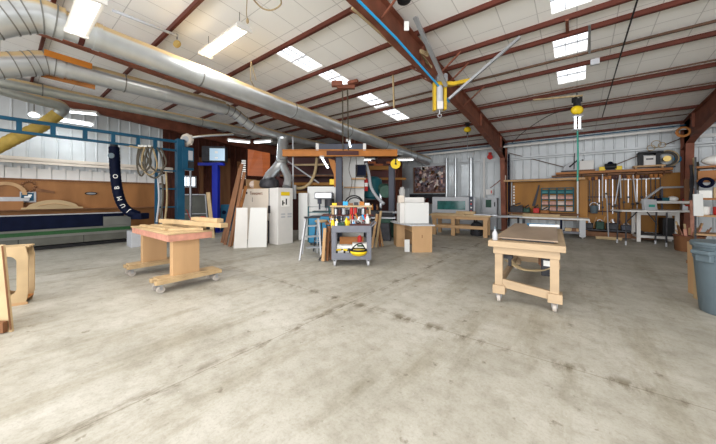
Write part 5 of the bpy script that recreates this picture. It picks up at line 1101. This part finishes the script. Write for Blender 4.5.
for i,(x,c,h_,l) in enumerate(((-.25,'navy',.10,'navy box on the white shelf board'),(-.08,'teal',.12,'dark teal box on the white shelf board'),(.1,'paper',.16,'white rag on the white shelf board'))): solo(('navy_box','teal_box','white_rag')[i], MB().box((0,0,h_/2),(.17,.16,h_)) if i < 2 else MB().ball((0,0,.07),(.14,.12,.09)), c, l, 'box' if i<2 else 'rag', ons(.25+x,.28,zb+.30), .1, smooth=i==2)
q = at(651.5,208,D=9.4); zz0 = zt
t = thing('paper_bag', 'pale printed bag standing at the back of the folding table', 'bag', (ft[0]+.1,ft[1]+.1,zt), VIEW-.1); obj('body', MB().prism([(-.16,0,0),(.2,0,0),(.22,.06,.34),(-.14,.06,.36)],(0,.12,0)), 'canb' if False else 'lgrey', t, bevel=.01); obj('print', MB().bx(-.06,.12,-.004,0,.1,.18), 'hoseg', t)
solo('lamp_arm', MB().bar(at(645,199,D=9.5), at(661,187.5,D=9.5), .05,.05).bar(at(661,187.5,D=9.5), at(684,187,D=9.5), .05,.06).bar(at(645,199,D=9.5), at(644,208,D=9.5), .04,.04), 'lgrey', 'bent grey lamp arm reaching over the folding table', 'lamp', bevel=.004)
solo('arm_post', MB().bar(at(662,188,D=9.6), at(662,210,D=9.6), .04,.04), 'gpost', 'thin grey post holding up the bent lamp arm', 'post')
q = at(688,202,D=9.2); t = thing('red_canister', 'red and white canister hanging at the foot of the brown column', 'canister', q); obj('body', MB().lathe([(.09,-.14),(.12,-.1),(.12,.08),(.06,.15)]), 'red', t, smooth=True); obj('band', MB().cyl((0,0,-.02),.123,.08,24), 'clear', t)
# ------------------------------------------------------------------ right hand shelving, scrap bin, trash can
SD = 7.2
rp = at(721,HY,D=SD)
t = thing('storage_rack', 'open storage rack with wooden shelves crammed with boards and sacks', 'rack', (rp.x,rp.y,0), VIEW-.88)
for x in (-.42,.9):
    for y in (0,.6): obj('upright', MB().bx(x-.02,x+.02,y,y+.05,0,2.6), 'dark', t)
for z in (.55,1.05,1.5,1.98,2.35): obj('shelf_board', MB().bx(-.42,.95,.0,.66,z-.05,z), 'orangew' if z > 1.4 else 'ply', t)
RR = Vector((rp.x,rp.y,0)); RRM = Matrix.Rotation(VIEW-.88,3,'Z'); onr = lambda x,y,z: RR + RRM @ Vector((x,y,z))
solo('white_sack', MB().ball((0,0,.15),(.48,.28,.17),16,10), 'paper', 'plump white sack lying on the top rack shelf', 'sack', onr(.15,.3,2.35), VIEW-.88, smooth=True)
solo('wood_crate', MB().bx(-.36,.1,-.26,.2,0,.24), 'orangew', 'orange wooden crate on the rack below the white sack', 'crate', onr(-.02,.25,1.985), VIEW-.88, bevel=.008)
solo('white_carton', MB().bx(-.18,.25,-.2,.2,0,.16), 'paper', 'white carton on the rack beside the orange crate', 'box', onr(.36,.2,1.985), VIEW-.88, bevel=.006)
for i in range(5): solo('shelf_box', MB().bx(-.11,.11,-.2,.2,0,(.2,.28,.16,.24,.2)[i]), ('paper','plyl','wallp','clear','white')[i], '%s on the middle rack shelf, %s from the brown column' % (('white parcel','pale wood block','small white box','cloudy tub','beige box')[i], ORD[i]), 'box', onr(-.25+.24*i,.22,1.5), VIEW-.88, bevel=.006)
for i in range(4): solo('shelf_tub', MB().lathe([(.09,0),(.11,.02),(.12,.2),(.12,.22)], n=18), ('paper','red','lgrey','yellow')[i], '%s tub on the lower rack shelf' % ('white','red','grey','yellow')[i], 'tub', onr(-.28+.27*i,.2,1.05), smooth=True)
solo('hose_coil', MB().ring((0,0,0),.12,.024,24,8,'y').ring((.02,-.04,.0),.10,.024,24,8,'y').ring((0,.04,0),.09,.02,24,8,'y'), 'navy', 'dark blue coil of hose hanging at the rack corner', 'hose', onr(-.24,-.1,1.90), VIEW-.88, smooth=True)
solo('hose_coil', MB().ring((0,0,0),.13,.02,24,8,'y').ring((.0,-.04,.03),.11,.02,24,8,'y'), 'lgrey', 'grey coil of hose hanging beside the dark blue coil', 'hose', onr(.06,-.09,1.92), VIEW-.88, smooth=True)
a = at(698,220,D=7.4); solo('white_board', MB().box((0,0,0),(.17,.03,.56),VIEW-.1,Matrix.Rotation(VIEW-.5,3,'Z') @ Matrix.Rotation(-.05,3,'X')), 'wallp', 'pale board leaning upright against the rack uprights', 'board', at(698,205,D=7.15))
A = at(692.5,232,D=8.3); B = at(692,188,D=8.4); solo('pink_stick', MB().bar(A,B,.09,.05), 'pink', 'pinkish timber post standing beside the brown column', 'post')
solo('upright_plank', MB().bar(at(687.5,205,D=9.1), at(687,179,D=9.15), .14,.04), 'brown', 'brown plank hanging beside the far brown column', 'plank')
for i,(px,y0,y1,c,l) in enumerate(((691,165,200,'dark','dark bunch of cords hanging between column and rack'),(694,158,186,'tan','tan cord bunch hanging by the rack top'),(697,162,190,'cable','grey cords hanging in front of the rack upright'))):
    solo('cord_bunch', MB().tube(smoothpath([at(px,y0,D=8.2), at(px+1.2,(y0+y1)/2,D=8.15), at(px-.6,y1,D=8.2)],5), .035, 8).tube(smoothpath([at(px+1.4,y0+2,D=8.2), at(px-.4,(y0+y1)/2,D=8.15), at(px+1,y1-3,D=8.2)],5), .025, 8), c, l, 'cord', smooth=True)
solo('wall_window_strip', MB().bx(0,1.9,0,.02,0,.12), 'wallp', 'white strip on the wall beyond the brown column', 'strip', (3.3,14.7,3.55))
# scrap barrel
q = at(690,240,D=7.4); q = at(689,HY,D=7.9)
t = thing('scrap_barrel', 'low barrel stuffed with wood offcuts beside the storage rack', 'barrel', (q.x,q.y,0)); obj('body', MB().lathe([(.26,0),(.28,.03),(.30,.42),(.31,.44)], n=22), 'brown', t, smooth=True); obj('rim', MB().ring((0,0,.44),.305,.015,24,6), 'rust', t, smooth=True)
rnd = random.Random(21)
for i in range(16):
    a_ = rnd.uniform(0,2*PI); r0 = rnd.uniform(0,.17); p = Vector((q.x+r0*math.cos(a_), q.y+r0*math.sin(a_), .1)); d_ = Vector((math.cos(a_)*rnd.uniform(.1,.5), math.sin(a_)*rnd.uniform(.1,.5), 1)).normalized()
    solo('wood_scrap', MB().bar(p, p+d_*rnd.uniform(.5,.75), rnd.uniform(.03,.06), .03), ('ply','pine','pink','brown')[i % 4], '%s wood offcut poking out of the scrap barrel' % ('tan','pale','pinkish','brown')[i % 4], 'offcut', group='%s offcuts in the scrap barrel' % ('tan','pale','pinkish','brown')[i % 4])
# trash can
tc_ = at(731,HY,D=3.6)
t = thing('trash_can', 'blue grey plastic trash can with a rolled rim and side handle', 'bin', (tc_.x,tc_.y,0))
prof = [(.25,.0),(.265,.02),(.315,.70),(.325,.705),(.325,.74),(.318,.745),(.325,.86),(.345,.865),(.345,.91),(.325,.915),(.31,.9),(.25,.04)]
obj('body', MB().lathe(prof, n=36), 'canb', t, smooth=True)
hd = Vector((-.79,-.62,0))
obj('handle', MB().box(hd*.36+Vector((0,0,.80)), (.10,.2,.05), VIEW).box(hd*.34+Vector((0,0,.73)), (.06,.16,.1), VIEW), 'canb', t, bevel=.01)
lb = MB(); 
obj('bin_liner', MB().lathe([(.335,.86),(.352,.90),(.34,.925),(.318,.92)], n=36), 'canb', t, smooth=True)
for A_, B_, c_, l_ in (((694,294),(693,242),'ply','plywood strip standing upright just behind the trash can'),((700,300),(699,243),'pine','pine board standing between plywood strip and trash can')):
    A = at(*A_,z=0); D_ = (A-Vector((0,0,EYE))).dot(Vector((-.6161,.7877,0))); B = at(*B_,D=D_+.02); solo('standing_board', MB().bar((0,0,0), B-A, .05, .16, up=(.3,-.95,0)), c_, l_, 'board', A)
A = at(692,262,D=4.55); solo('board_cleat', MB().box((0,0,0),(.12,.05,.05),VIEW-.8), 'brown', 'brown cleat across the plywood strip behind the trash can', 'cleat', A)

# ------------------------------------------------------------------ rolling workbench with loose top
t = thing('pine_workbench', 'sturdy pale pine workbench on casters with a thick top', 'workbench', (-.56,4.43,0), .05)
obj('top', MB().bx(-.46,.45,-.05,2.45,.80,.885), 'pineb', t, bevel=.006)
obj('apron', MB().bx(-.40,.39,-.0,.05,.70,.80), 'pineb', t, bevel=.004); obj('rear_apron', MB().bx(-.40,.39,2.3,2.35,.70,.80), 'pineb', t); obj('side_apron', MB().bx(-.40,-.36,.05,2.3,.70,.80).bx(.35,.39,.05,2.3,.70,.80), 'pineb', t)
for x in (-.33,.33):
    for y in (.06,2.24): obj('leg', MB().bx(x-.05,x+.05,y-.045,y+.045,.12,.70), 'pineb', t, bevel=.004)
obj('stretcher', MB().prism([(-.28,.02,.22),(.28,.02,.16),(.28,.02,.27),(.02,.02,.30),(-.28,.02,.34)],(0,.06,0)), 'pineb', t, bevel=.004); obj('rear_stretcher', MB().bx(-.28,.28,2.2,2.26,.2,.32), 'pineb', t); obj('side_stretcher', MB().bx(-.36,-.31,.1,2.2,.2,.3).bx(.31,.36,.1,2.2,.2,.3), 'pineb', t)
for x in (-.33,.33):
    obj('foot_block', MB().bx(x-.075,x+.085,-.02,.16,.13,.25), 'pineb', t, bevel=.004); obj('foot_block', MB().bx(x-.075,x+.085,2.16,2.32,.13,.25), 'pineb', t)
    for y in (.06,2.24): caster(t, x, y, .055, .135)
WB = Vector((-.56,4.43,0)); WM = Matrix.Rotation(.05,3,'Z'); onw = lambda x,y,z: WB + WM @ Vector((x,y,z))
t = thing('hardboard_sheet', 'worn brown hardboard sheet lying on the pale pine workbench', 'board', onw(0,.12,.91), .05)
obj('sheet', MB().prism([(-.36,0,0),(.37,-.02,0),(.36,2.35,0.03),(-.38,2.35,0.03)],(0,0,.016)), 'redtop', t); obj('underframe', MB().bx(-.31,.33,.05,2.2,-.024,0), 'dark', t)
t = thing('glue_bottle', 'clear blue capped bottle standing at the corner of the pine workbench', 'bottle', onw(-.385,.06,.885)); obj('body', MB().lathe([(.032,0),(.035,.01),(.035,.1),(.015,.14),(.013,.16)], n=16), 'lgrey', t, smooth=True); obj('cap', MB().lathe([(.015,.16),(.015,.185),(.006,.2)], n=12), 'canb', t, smooth=True)
q = onw(.1,2.1,.955); t = thing('blue_sheet', 'light blue folded sheet at the far end of the brown hardboard', 'sheet', q, .3); obj('body', MB().bx(-.2,.25,-.15,.15,0,.03), 'cyan', t); obj('white_edge', MB().bx(-.22,.27,-.17,-.15,0,.04), 'paper', t)
cz = MB()
for k in range(3):
    cz.tube(smoothpath([onw(-.31,.5+.3*k,.52-.05*k)-onw(0,0,0), onw(-.1,.45+.3*k,.42-.06*k)-onw(0,0,0), onw(.15,.5+.3*k,.42-.05*k)-onw(0,0,0), onw(.32,.5+.3*k,.50-.03*k)-onw(0,0,0)],7), .011, 8)
solo('hanging_cables', cz, 'tan', 'tan cables sagging between the legs of the pine workbench', 'cable', onw(0,0,0), smooth=True)
t = thing('power_strip', 'dark power gear fixed under the top of the pine workbench', 'power strip', onw(.22,.6,.55)); obj('box', MB().bx(-.05,.1,-.1,.1,-.2,.1), 'dark', t, bevel=.01); obj('plug', MB().bx(-.09,-.05,-.04,.04,-.05,.05), 'brown', t); obj('outlet', MB().bx(-.02,.06,-.105,-.1,-.05,.03), 'paper', t)
solo('clamp_head', MB().box((0,0,0),(.12,.1,.05)).box((.02,0,-.08),(.04,.04,.12)), 'dark', 'small dark clamp under the workbench top by its front leg', 'clamp', onw(-.24,.3,.62))
solo('slung_bag', MB().ball((0,0,0),(.12,.25,.10)), 'pink', 'dusty reddish bundle hanging at the back leg under the pine workbench', 'bundle', onw(.22,1.5,.35), smooth=True)

# ------------------------------------------------------------------ daylight and lamps
w = bpy.data.worlds.new('daylight'); SC.world = w; w.use_nodes = True
bg = w.node_tree.nodes['Background']; bg.inputs['Color'].default_value = (.93,.96,1,1); bg.inputs['Strength'].default_value = 1.5
def area(name, loc, rot, sx, sy, e, col=(1,.97,.92)):
    l = bpy.data.lights.new(name, 'AREA'); l.shape = 'RECTANGLE'; l.size = sx; l.size_y = sy; l.energy = e; l.color = col
    o = bpy.data.objects.new(name, l); COL.objects.link(o); o.location = loc; o.rotation_euler = rot; return o
# open doorway behind the camera
area('door_daylight', (2.5,YN-.2,2.4), (math.radians(96),0,math.radians(8)), 13, 4.4, 1100, (.97,.98,1))
# added fill lamps out of view, to even out the light
for x, y in ((-1.2,1.0),(3.5,1.0),(-1.2,-3),(-6,-3.5),(3.5,-3)):
    area('fill_light', (x,y,3.86 if x == -5.2 else 4.6), (0,0,0), 1.5, .3, 55)
cam = bpy.data.cameras.new('camera'); co = bpy.data.objects.new('camera', cam); COL.objects.link(co); SC.camera = co
cam.sensor_width = 36; cam.lens = 36*F/716; cam.shift_y = -(222-HY)/716; cam.clip_start = .05; cam.clip_end = 200
co.location = (0,0,EYE); co.rotation_euler = (PI/2, 0, VIEW)
vs = SC.view_settings; vs.view_transform = 'Standard'; vs.look = 'None'; vs.gamma = 1; vs.exposure = .47; vs.use_curve_mapping = False
SC.cycles.max_bounces = 8; SC.cycles.diffuse_bounces = 5
